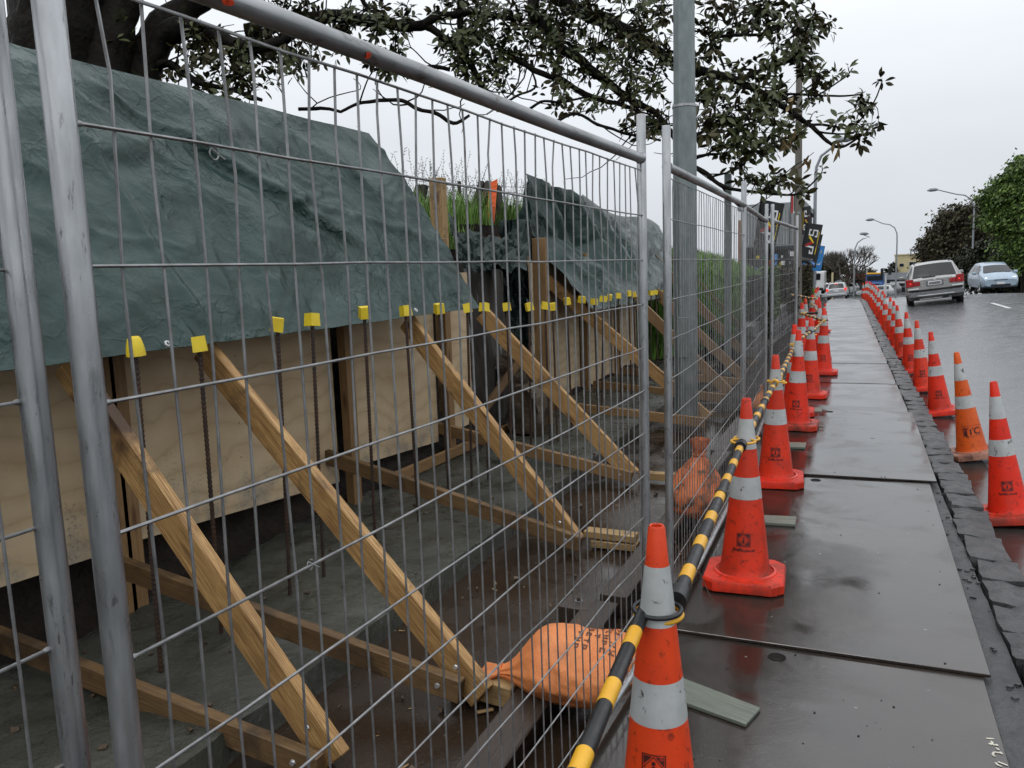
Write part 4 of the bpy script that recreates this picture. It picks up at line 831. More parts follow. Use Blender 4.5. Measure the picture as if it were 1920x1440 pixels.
def make_cone(mat, logo, base_mat=None, bands=((0.685, 0.832), (0.440, 0.548))):
    t = thing('traffic_cone', 'x', 'traffic cone', (0, 0, 0))
    b = MB(); w, c = 0.192, 0.055
    oct_ = [(-w + c, -w), (w - c, -w), (w, -w + c), (w, w - c), (w - c, w), (-w + c, w), (-w, w - c), (-w, -w + c)]
    i = len(b.v)
    for z, s in ((0.008, 1.0), (0.048, 1.0), (0.060, 0.965)): b.v += [(x * s, y * s, z) for x, y in oct_]
    for k in range(2):
        for q in range(8): r = (q + 1) % 8; b.f.append((i + k * 8 + q, i + k * 8 + r, i + k * 8 + 8 + r, i + k * 8 + 8 + q)); b.uv.append([(0, 0)] * 4)
    b.f.append(tuple(i + 16 + q for q in range(8))); b.uv.append([(0, 0)] * 8); b.f.append(tuple(i + q for q in reversed(range(8)))); b.uv.append([(0, 0)] * 8)
    b.lathe([(0.155, 0.058), (0.152, 0.066), (0.140, 0.069), (0.136, 0.064)], 32)
    for fx, fy in ((-.13, -.13), (.13, -.13), (.13, .13), (-.13, .13)): b.box((fx, fy, 0.004), (0.06, 0.06, 0.009))
    b.build('base', base_mat or mat, t, smooth=30, shift=False)
    b = MB(); b.lathe([(0.128, 0.062), (0.123, 0.072)] + [(cr(z), z) for z in (0.1, 0.3, 0.5, 0.7, 0.83)] + [(cr(0.836) - .0015, 0.838), (cr(CH - .01), CH - 0.006), (cr(CH) - .003, CH), (cr(CH) - .007, CH - .002), (cr(CH) - .006, CH - .15)], 32); b.build('body', mat, t, smooth=30, shift=False)
    for z0, z1 in bands:
        b = MB(); n = 32; b.lathe([(cr(z0) + .0008, z0), (cr(z1) + .0008, z1)], n); b.build('reflective_band', 'band', t, smooth=30, shift=False)
    logo(t); return t
proto_o = make_cone('cone_o', lambda t: logo_info(t, 0.343)); proto_r = make_cone('cone', logo_info); proto_f = make_cone('cone_f', logo_itc, MAT['itc_base'])
gf, gk = 'cones along the mesh fence', 'cones standing in the gutter'
left = [(-.45, 1.95, 0, 'bright orange cone nearest the camera, striped bar resting in its collar'), (-.49, 4.05, 0, 'red cone with yellow bar ring, second along the fence'), (-.515, 6.02, 0, 'red cone on the middle steel plate, third along the fence'), (-.505, 8.05, 0, 'red cone beside a grey board, fourth along the fence'), (-.49, 10.1, 0, 'red cone just beyond the steel plates, fifth along the fence'),
        (-.42, 12.2, 0, 'sixth cone along the fence, partly behind the fifth'), (-.57, 8.75, 0, 'cone with yellow ring tucked close to the fence behind the fourth'), (-.56, 14.0, 0, 'cone with yellow ring tucked behind the sixth along the fence'), (-.81, 13.8, 0, 'faded cone half hidden by the last fence post'), (-.83, 15.3, 0, 'second faded cone near the last fence post, farther back'), (-.80, 16.9, 0, 'cone standing where the striped bar zigzags'), (-.66, 19.6, 0.68, 'short cone alone at the left edge of the far path'), (-.90, 20.4, 0, 'far cone left of the white wagon'), (-.90, 21.8, 0, 'farthest cone on the fence side, beside the white wagon')]
first_r = True
def gput(proto, first, loc, rot, label, group, scale=None):
    if first: proto.location = loc; proto.rotation_euler = rot; r = proto
    else: r = dup(proto, loc, rot)
    r['label'] = label; r['group'] = group
    if scale: r.scale = (scale,) * 3
    return r
for i, (x, y, s_, lb) in enumerate(left):
    zz = (0.0005 if y < 3.4 else 0.0155 if y < 6.28 else 0.0305 if y < 9.05 else 0.006)
    if i == 0: gput(proto_o, True, (x, y, zz), (0, 0, 0.06), lb, gf).scale = (0.94, 0.94, 1.03)
    else: gput(proto_r, i == 1, (x, y, zz), (rng.uniform(-.012, .012), rng.uniform(-.012, .012), rng.uniform(-.12, .12)), lb, gf, s_ or None)
right = [(.97, 6.13, 8), (.965, 8.0, 10), (.89, 10.18, 8), (.84, 11.98, 7), (.79, 13.9, 6), (.76, 15.95, 7), (.72, 17.6, 4), (.70, 19.3, 3), (.67, 21.2, 5), (.65, 23.2, 3), (.61, 25.0, 5), (.58, 27.0, 4), (.55, 29.0, 3), (.52, 31, 5), (.48, 33.3, 4), (.43, 36, 4), (.38, 39, 3), (.30, 42, 4)]
rl = ['large red cone cut by the right picture edge, itraffic print on it', 'faded orange cone with ITC print and dirty pale base', 'red cone just behind the ITC cone in the gutter']
for i, (x, y, a) in enumerate(right):
    lb = rl[i] if i < 3 else f'red cone in the gutter row, {ORD[i]} one counting from the camera'
    rot = (0, -R_(a), 0.05); z = road_z(x, y) + 0.012 + 0.192 * sin(R_(a)) * 0.55
    if i == 1: gput(proto_f, True, (x, y, z), rot, lb, gk)
    else: gput(proto_r, False, (x, y, z), (rng.uniform(-.02, .02), -R_(a), rng.uniform(-.1, .1)), lb, gk)

# ================================================================== STRIPED BARRIER BARS
def ring(c, r, tr, mat, parent, ax=(0, 0, 1)):
    ax = Vector(ax).normalized(); u = ax.orthogonal().normalized(); v = ax.cross(u); b = MB()
    b.tube([Vector(c) + (u * cos(q) + v * sin(q)) * r for q in [k * pi / 12 for k in range(25)]], tr, 8, False); return b.build('ring', mat, parent, smooth=80)
def barrier(p0, p1, label, r=0.0165, period=0.27, ylen=0.10, y0=0.10, rings=True, black_ring=True, first='yellow'):
    p0 = Vector(p0); p1 = Vector(p1); d = p1 - p0; Ln = d.length; d.normalize(); t = thing('barrier_bar', label, 'barrier bar', p0, 'striped bars between the cones')
    b = MB(); b.tube([p0, p0 + d * Ln * .54, p0 + d * Ln * .545, p1], [r * 1.04, r * 1.04, r * .94, r * .94], 18); b.build('tube', 'rubber', t, smooth=40)
    q = y0
    while q + ylen < Ln - 0.07:
        k = 1.045 if q < Ln * .54 else 0.945
        b = MB(); b.tube([p0 + d * q, p0 + d * (q + ylen)], r * k + 0.0006, 18); b.build('yellow_stripe', 'yellow', t, smooth=40); q += period
    b = MB(); c = p0 + d * Ln * .545; b.tube([c - d * .03, c + d * .012], r * 1.22, 18); b.build('sleeve', 'rubber', t, smooth=40)
    if rings:
        for c, m_, s_ in ((p0, first, 1), (p1, 'rubber' if black_ring else 'yellow', -1)):
            b = MB(); b.tube([c - d * .012 * s_, c + d * .055 * s_], r * 1.45, 16); b.build('end_collar', m_, t, smooth=40)
    return t
def hook(cx, cy, z, r, mat, t): return ring((cx, cy, z), r, 0.0062, mat, t)
zc_ = 0.735
A0 = on_z(1085, 1440, 0.73); A1 = on_z(1226, 1100, 0.725)
dirv = (A1 - A0).normalized(); t = barrier(A1 - dirv * 2.0, A1, 'black and yellow bar running from the nearest cone out of the bottom edge', 0.0185, 0.262, 0.092, 0.04, True); hook(-.452, 1.957, 0.735, 0.060, 'rubber', t)
specs = [((-.452, 1.97), (-.492, 3.98), 'striped bar from the nearest cone to the second cone along the fence'), ((-.49, 4.1), (-.515, 5.96), 'striped bar from the second to the third cone along the fence'), ((-.515, 6.1), (-.565, 8.66), 'striped bar from the third cone to the cone tucked by the fence'), ((-.56, 8.8), (-.49, 10.05), 'short striped bar ahead of the tucked cone'), ((-.49, 10.15), (-.42, 12.15), 'striped bar towards the sixth cone along the fence'), ((-.44, 12.3), (-.80, 13.8), 'striped bar slanting from the sixth cone to the faded cone'), ((-.80, 13.9), (-.56, 14.05), 'very short dark bar between the two far cones'), ((-.57, 14.1), (-.80, 16.85), 'zigzag striped bar on the far cones'), ((-.80, 17.0), (-.90, 20.3), 'farthest striped bar before the white wagon')]
for i, (a, c, lb) in enumerate(specs):
    za = zc_ + (0.02 if a[1] > 3.4 else 0) + (0.02 if 6.2 < a[1] < 9 else 0)
    p0 = Vector((a[0] + .035 * (i == 0), a[1] + .06, za)); p1 = Vector((c[0], c[1] - .07, za + 0.01)); t = barrier(p0, p1, lb, 0.0185 if i < 3 else 0.017, 0.262, 0.088, 0.13, True, i % 3 == 0, 'rubber' if i == 0 else 'yellow')
    hook(a[0], a[1], za - 0.018, 0.0595, 'yellow', t); hook(c[0], c[1], za + 0.012, 0.056, 'yellow' if i < 3 else 'rubber', t)
P_ = on_y(1480, 552, 15.0); Q_ = on_y(1528, 560, 16.6); barrier(P_, Q_, 'striped bar crossing beside the last fence post', 0.017, 0.26, 0.1, 0.1, False)

# ================================================================== SANDBAGS AND BOARDS
gb = 'orange sandbags on the fence feet'
def bag1():
    t = thing('sandbag', 'clean orange sandbag with knotted neck and dark print, lying across the edge beam', 'sandbag', (-1.05, 3.1, -0.1), gb)
    c = Vector((-1.06, 3.12, -0.005)); neck = Vector((-1.36, 2.96, -0.075)); ax = Vector((1, 0.10, 0.10)).normalized(); side = Vector((-0.10, 1, 0)).normalized(); up = ax.cross(side)
    def fn(u, v):
        s = u; a = 2 * pi * v
        R0 = (0.028 + 0.16 * smooth(s * 2.3) * (1 - 0.12 * s)) if s < 0.86 else 0.165 * math.sqrt(max(0, 1 - ((s - 0.86) / 0.14) ** 2))
        pl = 0.10 * (1 - smooth(s * 2.6)) * cos(a * 9 + 2 * sin(a * 2)) + 0.035 * cos(a * 4 + 1) * (1 - s)
        R1 = R0 * (1 + pl + 0.09 * fbm((s * 4, cos(a) * 1.4, sin(a) * 1.4)))
        p = neck + ax * (s * 0.60) + side * (cos(a) * R1 * 1.22) + up * (sin(a) * R1 * 0.80 + 0.045 * smooth(s * 2.5) - 0.05 * smooth(s * 1.4 - .5))
        p.z = max(p.z, -0.195 if p.x < -1.26 or p.x > -1.09 else -0.10); return p
    b = MB(); b.grid(fn, 60, 96); b.build('sack', 'bag', t, smooth=180)
    b = MB(); b.tube([neck + ax * 0.008 + (side * cos(q) + up * sin(q)) * 0.030 for q in [k * pi / 8 for k in range(17)]], 0.005, 6, False); b.build('tie', 'bag', t, smooth=80)
    def tail(u, v):
        a = 2 * pi * v; r = 0.026 + 0.042 * u; return neck - ax * (u * 0.10) + side * (cos(a) * r * 1.5) + up * (sin(a) * r * (0.65 - 0.45 * u) + 0.008 * sin(5 * a) * u - 0.02 * u)
    b = MB(); b.grid(tail, 12, 40); b.build('neck', 'bag', t, smooth=180)
    # dark block print on the far upper side, built a hair above the cloth
    b = MB()
    for row in range(5):
        for k in range(6):
            if rng.random() < 0.2: continue
            s0 = 0.60 + row * 0.058; v0 = 0.13 + k * 0.036
            st = rng.choice(([(0, 0, .2, 1), (.2, .7, .8, 1), (.2, 0, .8, .3)], [(0, 0, .25, 1), (.7, 0, 1, 1), (.25, .4, .7, .6)], [(0, .7, 1, 1), (.4, 0, .65, .7)], [(0, 0, .25, 1), (.25, .75, .8, 1), (.7, .4, .95, .8), (.25, .35, .8, .55)]))
            for x0, y0, x1, y1 in st:
                pp = [(s0 + y * 0.036, v0 + x * 0.024) for x, y in ((x0, y0), (x1, y0), (x1, y1), (x0, y1))]
                b.quad([fn(*q) + (fn(*q) - (neck + ax * q[0] * .6)).normalized() * 0.002 for q in pp])
    b.build('lettering', 'printink', t)
bag1()
def bag_up(c, s, label, mat='bag_dirty', rz=0.0):
    t = thing('sandbag', label, 'sandbag', c, gb); c = Vector(c)
    def fn(u, v):
        a = 2 * pi * v + rz; prof = [(0.0, 0.0), (0.15, 0.0), (0.185, 0.05), (0.19, 0.12), (0.165, 0.20), (0.12, 0.29), (0.065, 0.37), (0.036, 0.41), (0.036, 0.43), (0.05, 0.48), (0.062, 0.53)]
        f = u * (len(prof) - 1); i = min(int(f), len(prof) - 2); r = lerp(prof[i][0], prof[i + 1][0], f - i) * s; z = lerp(prof[i][1], prof[i + 1][1], f - i) * s
        k = smooth(f - 4); r *= 1 + 0.13 * k * cos(a * 8 + 3 * sin(a)) + 0.12 * fbm((cos(a) * 1.5, sin(a) * 1.5, z * 6 + c.x * 9)) * (1 - 0.5 * k)
        return c + Vector((cos(a) * r * 1.05 + 0.03 * smooth(f / 8) * s, sin(a) * r * 0.85, z + 0.01 * fbm((a, z * 9, 3))))
    b = MB(); b.grid(fn, 50, 64); b.build('sack', mat, t, smooth=180)
    b = MB(); b.tube([c + Vector((0.028 * s + 0.04 * s * cos(q), 0.04 * s * sin(q), 0.42 * s)) for q in [k * pi / 8 for k in range(17)]], 0.006, 6, False); b.build('tie', mat, t, smooth=80)
q = on_z(1305, 940, 0.0); bag_up((q.x - 0.02, q.y + 0.08, -0.11), 1.0, 'upright muddy orange sandbag with knotted top, behind the second fence panel')
q = on_y(1428, 735, 9.2); bag_up((q.x, 9.2, 0.0), 0.5, 'small orange sandbag glimpsed behind the third cone and far mesh', 'bag')
q = on_y(1345, 665, 15.0); 
b = MB(); b.grid(lambda u, v: on_y(lerp(1332, 1358, u), lerp(640, 664, u), 14.6).lerp(on_y(lerp(1332, 1358, u), lerp(662, 676, u), 14.4), v) + Vector((0, 0.05 * fbm((u * 5, v * 5, 0)), 0)), 10, 6)
tag(b.build('orange_cloth', 'bag', smooth=60), 'scrap of orange cloth draped over a far prop on the green bank', 'cloth')
def board(pts_, z, th, label):
    b = MB(); b.prism([(p.x, p.y) for p in pts_], lambda u, v, d: (u, v, z + d), th); b.uv[1] = [(0, 0), (0.3, 0), (0.3, 0.1), (0, 0.1)]
    return one(b, 'packing_board', 'oldboard', label, 'board', 'old boards under the fence feet', bevel=0.002)
a = [on_z(*q, 0.012) for q in ((1255, 1262), (1426, 1328), (1398, 1359), (1250, 1306))]; board(a, 0.001, 0.014, 'grey-green old board by the nearest cone')
a = [on_z(*q, 0.04) for q in ((1400, 962), (1493, 966), (1491, 981), (1400, 975))]; board(a, 0.0155, 0.018, 'old board behind the second cone along the fence')
a = [on_z(*q, 0.06) for q in ((1462, 826), (1512, 827), (1509, 836), (1462, 834))]; board(a, 0.0305, 0.018, 'old board behind the third cone along the fence')
a = [on_z(*q, 0.06) for q in ((1500, 759), (1543, 760), (1540, 767), (1500, 766))]; board(a, 0.006, 0.03, 'farthest old board, behind the fourth cone along the fence')
# pebbles and leaf scraps scattered on the plates
b = MB()
for i in range(150):
    x = rng.uniform(-.6, .45); y = 0.8 + 8 * rng.random() ** 1.4; z = 0.0 if y < 3.38 else 0.015 if y < 6.27 else 0.030; s = rng.choice((0.001, 0.0015, 0.0015, 0.002, 0.003, 0.0045))
    p = Vector((x, y, z + s * 0.5)); n = 5; b.prism([(s * rng.uniform(.6, 1.3) * cos(k * 2 * pi / n), s * rng.uniform(.6, 1.3) * sin(k * 2 * pi / n)) for k in range(n)], lambda u, v, d: (p.x + u * (1 - d * 40), p.y + v * (1 - d * 40), z + 0.0004 + d), s * 0.6)
o = b.build('grit', 'tyre', kind='stuff'); tag(o, 'dark grit and leaf crumbs scattered on the steel plates', 'grit')
b = MB()
for i in range(150):
    x = kx(0) - rng.uniform(.0, .22); y = 1 + 12 * rng.random(); x = kx(y) - rng.uniform(.14, .22); s = rng.uniform(0.004, 0.016); z = -0.03
    b.prism([(s * rng.uniform(.5, 1.2) * cos(k * 2 * pi / 6), s * rng.uniform(.5, 1.2) * sin(k * 2 * pi / 6)) for k in range(6)], lambda u, v, d: (x + u * (1 - d * 15), y + v * (1 - d * 15), z + d), s * 0.8)
o = b.build('gravel', 'kerb', kind='stuff'); tag(o, 'gravel crumbs along the edge of the plates by the kerb', 'gravel')
# splinters, stones and crumbs on the muddy floor behind the fence
for nm, mat, cnt, lab, cat in (('wood_chips', 'offcut', 70, 'pale wood chips scattered on the dark floor behind the fence', 'wood chips'), ('rubble', 'rock', 170, 'small stones and crumbs scattered over the fresh concrete and soil', 'rubble')):
    b = MB()
    for i in range(cnt):
        x = rng.uniform(-2.1, -.9) if nm == 'wood_chips' else rng.uniform(-3.3, -1.3); y = 1.2 + 9 * rng.random() ** 1.3; z = -0.195 if x > -2.1 else -0.075 + (0.04 * (-2.6 - x) if x < -2.6 else 0)
        if -1.28 < x < -1.06: continue
        a = rng.uniform(0, pi); l_ = rng.uniform(.006, .032) if nm == 'wood_chips' else rng.uniform(.006, .03); w_ = l_ * rng.uniform(.12, .3) if nm == 'wood_chips' else l_ * rng.uniform(.6, 1)
        b.bar((x - cos(a) * l_ / 2, y - sin(a) * l_ / 2, z + w_ * .4), (x + cos(a) * l_ / 2, y + sin(a) * l_ / 2, z + w_ * .5 + rng.uniform(0, .006)), w_, w_ * .7, roll=rng.uniform(0, 1), taper=rng.uniform(.4, 1))
    tag(b.build(nm, mat, kind='stuff'), lab, cat)
# chalk numbers on the near plate
ch = []
def cp(px, py): q = on_z(1780 + px / 13.71, 1340 + py / 13.71, 0.0); return (q.x, q.y)
for st in ([(950, 615), (1150, 625)], [(1055, 690), (1105, 700), (1105, 740), (1080, 775), (1040, 770), (1040, 740), (1100, 755), (1170, 800)], [(1190, 800), (1220, 770), (1230, 810)], [(1190, 870), (1230, 870), (1270, 920)], [(1180, 1085), (1125, 1050), (1120, 1010), (1150, 970), (1310, 995)], [(1310, 965), (1360, 1030)], [(1190, 1240), (1230, 1300), (1350, 1345)], [(1250, 1220), (1500, 1320)]):
    P = [cp(*q) for q in st]
    for (x0, y0), (x1, y1) in zip(P, P[1:]):
        d = Vector((x1 - x0, y1 - y0, 0)); n = Vector((-d.y, d.x, 0)).normalized() * 0.0035; ch.append([(x0 - n.x, y0 - n.y), (x1 - n.x, y1 - n.y), (x1 + n.x, y1 + n.y), (x0 + n.x, y0 + n.y)])
b = MB(); 
for k, q in enumerate(ch): b.quad([(x, y, 0.0012 + k * 0.00005) for x, y in q])
pl = [o for o in COL.objects if o.name == 'steel_plate'][0]; b.build('chalk_marks', 'chalk', pl)

# ================================================================== POLES AND LAMPS
lp = thing('lamp_post', 'tall grey galvanised lamp post rising beside the second fence panel', 'lamp post', (-1.77, 9.2, -0.2))
def octo(r0, r1, z0, z1, name, mat='pole_steel'): b = MB(); b.lathe([(r0, z0), (r1, z1)], 10, (-1.77, 9.2, 0), cap1=True); return b.build(name, mat, lp)
octo(0.138, 0.128, -0.2, 3.3, 'lower_shaft'); octo(0.118, 0.095, 3.26, 9.5, 'upper_shaft')
b = MB(); b.lathe([(0.131, 3.28), (0.135, 3.285), (0.135, 3.31), (0.12, 3.315)], 10, (-1.77, 9.2, 0)); b.build('joint_band', 'galv', lp)
b = MB(); b.box((-1.77, 9.07, 0.8), (0.12, 0.02, 0.45)); b.build('access_door', 'pole_steel', lp, bevel=0.004)
b = MB(); b.lathe([(0.22, -0.2), (0.22, -0.17), (0.15, -0.165)], 10, (-1.77, 9.2, 0)); b.build('base_flange', 'galv', lp)
b = MB(); b.tube([(-1.77, 9.2, 9.4), (-1.6, 9.2, 9.9), (-0.9, 9.2, 10.3), (0.6, 9.2, 10.4)], 0.05, 10); b.build('arm', 'pole_steel', lp, smooth=40)
b = MB(); b.box((0.95, 9.2, 10.4), (0.75, 0.28, 0.12)); b.build('lantern', 'galv', lp, bevel=0.04)
one(MB().bar(on_y(1364, 640, 13.5) - Vector((0, 0, 1.0)), on_y(1365, 326, 13.5), 0.10, 0.10, (0, 1, 0)), 'sign_post', 'pole_steel', 'square grey post behind the second fence panel, without any sign', 'post')
up_ = on_y(1497, 470, 26.0); b = MB(); pole = thing('power_pole', 'weathered round power pole at the end of the fence, rising through the leaves', 'power pole', (up_.x, 26, -0.3))
b.tube([(up_.x, 26, -0.3), (up_.x - .02, 26, 3), (up_.x - .05, 26, 8.5)], [0.125, 0.105, 0.085], 14); b.build('pole', 'oldpole', pole, smooth=50)
b = MB(); b.tube([(up_.x, 25.9, 3.0), (up_.x, 25.89, 3.0)], 0.05, 8); b.build('plate_tag', 'greywall', pole)
def lamp(px, py_top, D, side, arm, hd, label, zb=None, r=0.09):
    top = on_y(px, py_top, D); zb = base_z(D) - 0.3 if zb is None else zb; t = thing('street_lamp', label, 'street lamp', (top.x, D, zb), 'street lamps along the road')
    b = MB(); b.tube([(top.x, D, zb), (top.x, D, top.z - 1.6)], [r, r * .72], 10); b.build('pole', 'far_pole', t, smooth=50)
    pts_ = [(top.x, D, top.z - 1.62), (top.x + side * .03, D, top.z - 1.0), (top.x + side * .25, D, top.z - .45), (top.x + side * .7, D, top.z - .12), (top.x + side * 1.3, D, top.z), (top.x + side * arm, D, top.z + hd)]
    b = MB(); b.tube(pts_, [r * .72, r * .66, r * .6, r * .55, r * .5, r * .45], 8); b.build('arm', 'far_pole', t, smooth=50)
    e_ = Vector(pts_[-1]); b = MB(); b.tube([e_ - Vector((side * .1, 0, 0)), e_ + Vector((side * .1, 0, .01)), e_ + Vector((side * .45, 0, .0)), e_ + Vector((side * .7, 0, -.03))], [.06, .13, .14, .04], 8); b.build('lantern', 'far_pole', t, smooth=50)
lamp(1828, 362, 75, -1, 2.7, 0.45, 'street lamp standing by the brown trees on the right, arm pointing left')
lamp(1683, 418, 90, -1, 2.2, 0.45, 'street lamp left of the cream building, arm pointing left')
lamp(1603, 446, 85, 1, .5, 0.35, 'shorter street lamp in front of the bare tree, arm pointing right')
lamp(1530, 276, 45, 1, 1.0, 0.25, 'thick-based street lamp behind the black flags, arm pointing right', None, 0.11)
# ================================================================== FLAGS
gfl = 'advertising flags by the path'
def flag(Y, TL, TR, BR, BL, fabric, label, art, dy=0.0):
    c = [on_y(*q, Y) for q in (TL, TR, BR, BL)]; t = thing('flag', label, 'flag', tuple((c[3] + c[2]) / 2), gfl)
    def W(u, v, d=0.0): p = c[3].lerp(c[2], u).lerp(c[0].lerp(c[1], u), v); return p + Vector((0, 0.03 * sin(u * 5 + v * 3) - d, 0))
    b = MB(); b.grid(lambda u, v: W(u, v), 8, 12); b.grid(lambda u, v: W(1 - u, v, -0.006), 8, 12); b.build('cloth', fabric, t, smooth=60)
    pb_ = W(0, 0) + (W(0, 0) - W(0, 1)) * 0.9; pb_.z = max(pb_.z, base_z(Y) - 0.1) if pb_.z > 0.2 else pb_.z
    b = MB(); b.tube([W(0, 1.02) + Vector((-.01, 0, 0)), W(0, 0) + Vector((-.01, 0, 0)), Vector((W(0, 0).x - .03, Y, base_z(Y) - .2))], 0.014, 8); b.build('pole', 'rubber', t, smooth=50)
    b = MB(); b.tube([W(0, 1), W(1, 1)], 0.010, 6); b.build('top_rod', 'rubber', t, smooth=50)
    for mat, polys in art:
        b = MB(); [b.prism(p, lambda u, v, d: W(u, v, 0.004 + d), 0.003) for p in polys]; b.build('lettering', mat, t)
def S_(x0, y0, x1, y1): return [(x0, y0), (x1, y0), (x1, y1), (x0, y1)]
art = [('white', [S_(.25, .65, .32, .84), S_(.32, .80, .40, .84), S_(.32, .65, .49, .69), S_(.49, .65, .56, .84), S_(.56, .80, .74, .84), S_(.74, .63, .81, .84), S_(.65, .63, .74, .67),
                 S_(.50, .30, .72, .36), S_(.66, .14, .73, .34), S_(.47, .13, .73, .19), S_(.47, .13, .54, .24), [(.16, .31), (.52, .31), (.52, .36), (.42, .36)]]),
       ('flagred', [[(.14, .33), (.26, .33), (.66, .45), (.56, .48)], [(.14, .33), (.56, .48), (.46, .48), (.12, .36)]]), ('flagyellow', [[(.28, .60), (.36, .66), (.70, .46), (.60, .46)], S_(.86, .14, .90, .80)])]
flag(28, (1513, 418), (1543, 422), (1529, 487), (1501, 481), 'black', 'black flag with white, red and yellow JYS lettering, in front of the others', art)
flag(20, (1427, 374), (1471, 383), (1452, 470), (1415, 462), 'black', 'large black lettered flag seen through the far fence panels', art)
art2 = [(m_, [[(1 - u, 1 - v) for u, v in p] for p in ps]) for m_, ps in art]
flag(33, (1504, 389), (1520, 386), (1522, 440), (1503, 440), 'black', 'black flag with upside-down lettering, half behind the power pole', art2)
flag(31, (1484, 364), (1500, 362), (1503, 398), (1482, 400), 'white', 'white and red banner behind the power pole', [('flagred', [S_(.05, 0, .22, 1), S_(.85, .2, .98, .8)]), ('black', [S_(.3, .1, .4, .9), S_(.5, .5, .7, .9)])])
flag(30, (1536, 440), (1543, 440), (1532, 490), (1524, 490), 'black', 'narrow black flag just behind the lettered one', [('blueprint', [S_(.3, .5, .7, .7)])])
flag(31, (1532, 460), (1547, 462), (1539, 509), (1518, 507), 'flagblue', 'bright blue flag behind the black ones, white script on it', [('white', [S_(.2, .25, .8, .32), S_(.3, .34, .9, .38)]), ('flagyellow', [S_(.3, .72, .7, .84)])])
flag(29, (1502, 488), (1532, 489), (1530, 502), (1500, 502), 'black', 'small black banner with a blue oval under the lettered flag', [('blueprint', [[(.5 + .4 * cos(a), .5 + .42 * sin(a)) for a in [k * pi / 8 for k in range(16)]]]), ('white', [S_(.3, .45, .7, .56)])])

# ================================================================== VEHICLES
def vehicle(name, label, cat, st, paint, loc, rot, glass, wheels, lights, extra=None, group=None, wr=0.31):
    """st: stations (y, halfwidth_sill, z_bottom, halfwidth_belt, z_belt, halfwidth_roof, z_roof), rear to front"""
    t = thing(name, label, cat, (0, 0, 0), group); n = len(st)
    def sec(s):
        y, ws, zb, wb, zt, wr_, zr = s
        half = [(0, zb), (ws * .86, zb), (ws * .97, zb + .05), (wb * .995, lerp(zb, zt, .42)), (wb, lerp(zb, zt, .68)), (wb * .965, zt), (lerp(wb * .95, wr_, .55), lerp(zt, zr, .55)), (wr_, zr - .045 * min(1, (zr - zt) * 3)), (wr_ * .86, zr - .006), (wr_ * .45, zr + .012), (0, zr + .018)]
        return [(x, y, z) for x, z in half] + [(-x, y, z) for x, z in reversed(half[1:-1])]
    def sec_at(y):
        for a, b_ in zip(st, st[1:]):
            if a[0] <= y <= b_[0]: k = (y - a[0]) / (b_[0] - a[0]); return sec([lerp(p, q, k) for p, q in zip(a, b_)])
        return sec(st[-1])
    b = MB(); R = [sec(s) for s in st]; m_ = len(R[0]); [b.v.extend(r) for r in R]
    for k in range(n - 1):
        for q in range(m_): r = (q + 1) % m_; b.f.append((k * m_ + q, k * m_ + r, (k + 1) * m_ + r, (k + 1) * m_ + q)); b.uv.append([(0, 0)] * 4)
    b.f.append(tuple(range(m_))); b.uv.append([(0, 0)] * m_); b.f.append(tuple((n - 1) * m_ + q for q in reversed(range(m_)))); b.uv.append([(0, 0)] * m_)
    b.build('body', paint, t, smooth=32, shift=False)
    for gname, kind, a, c in glass:
        if kind == 'side':
            for s in (1, -1):
                b = MB(); m2 = 6; P = []
                for q in range(m2 + 1):
                    y = lerp(a, c, q / m2); S = sec_at(y); lo, mid, hi = S[5], S[6], S[7]
                    P.append([Vector((lo[0] * 1.0 + .006, y, lo[2] + .03)), Vector((mid[0] + .008, y, mid[2])), Vector((hi[0] + .006, y, hi[2] - .02))])
                for q in range(m2):
                    for k in range(2): pts_ = [P[q][k], P[q + 1][k], P[q + 1][k + 1], P[q][k + 1]]; b.quad([(p.x * s, p.y, p.z) for p in (pts_ if s > 0 else pts_[::-1])])
                b.build(gname, 'glass', t, shift=False)
        else:
            (y0, f0), (y1, f1) = a, c; A, B = sec_at(y0), sec_at(y1); off = Vector((0, -.012 if kind == 'rear' else .012, .012)); xa, xb = f0, f1
            za, zb2 = [max(p[2] for p in S) for S in (A, B)]; b = MB(); pts_ = []
            for q in range(9): u = q / 8 * 2 - 1; pts_.append((Vector((u * xa, y0, za - 0.02 * u * u)) + off, Vector((u * xb, y1, zb2 - .03 * u * u - .01)) + off))
            for q in range(8):
                qd = [pts_[q][0], pts_[q + 1][0], pts_[q + 1][1], pts_[q][1]]; b.quad(qd if kind == 'rear' else qd[::-1])
            b.build(gname, 'glass', t, shift=False)
    for wx_, wy_ in wheels:
        for s in (1, -1):
            w_ = bpy.data.objects.new('wheel', None); COL.objects.link(w_); w_.parent = t; w_.location = (s * wx_, wy_, wr); w_.rotation_euler = (0, pi / 2 * s, 0)
            b = MB(); b.lathe([(wr * .62, -.10), (wr * .94, -.10), (wr, -.075), (wr, .075), (wr * .94, .10), (wr * .64, .10)], 22); b.build('tyre', 'tyre', w_, smooth=40, shift=False)
            b = MB(); b.lathe([(wr * .64, .085), (wr * .6, .07), (wr * .2, .085), (0.0, .09)], 14); b.build('rim', 'chrome', w_, smooth=30, shift=False)
            b = MB(); b.lathe([(wr * 1.12, -.02), (wr * 1.12, .086), (wr * 1.0, .09)], 22); b.build('wheel_arch', 'tyre', w_, smooth=40, shift=False)
    for lname, mat, boxes in lights:
        for (x0, y0, z0, x1, y1, z1) in boxes: b = MB(); b.box(((x0 + x1) / 2, (y0 + y1) / 2, (z0 + z1) / 2), (abs(x1 - x0), abs(y1 - y0), abs(z1 - z0))); b.build(lname, mat, t, shift=False, bevel=0.012)
    if extra: extra(t)
    t.location = loc; t.rotation_euler = rot; return t
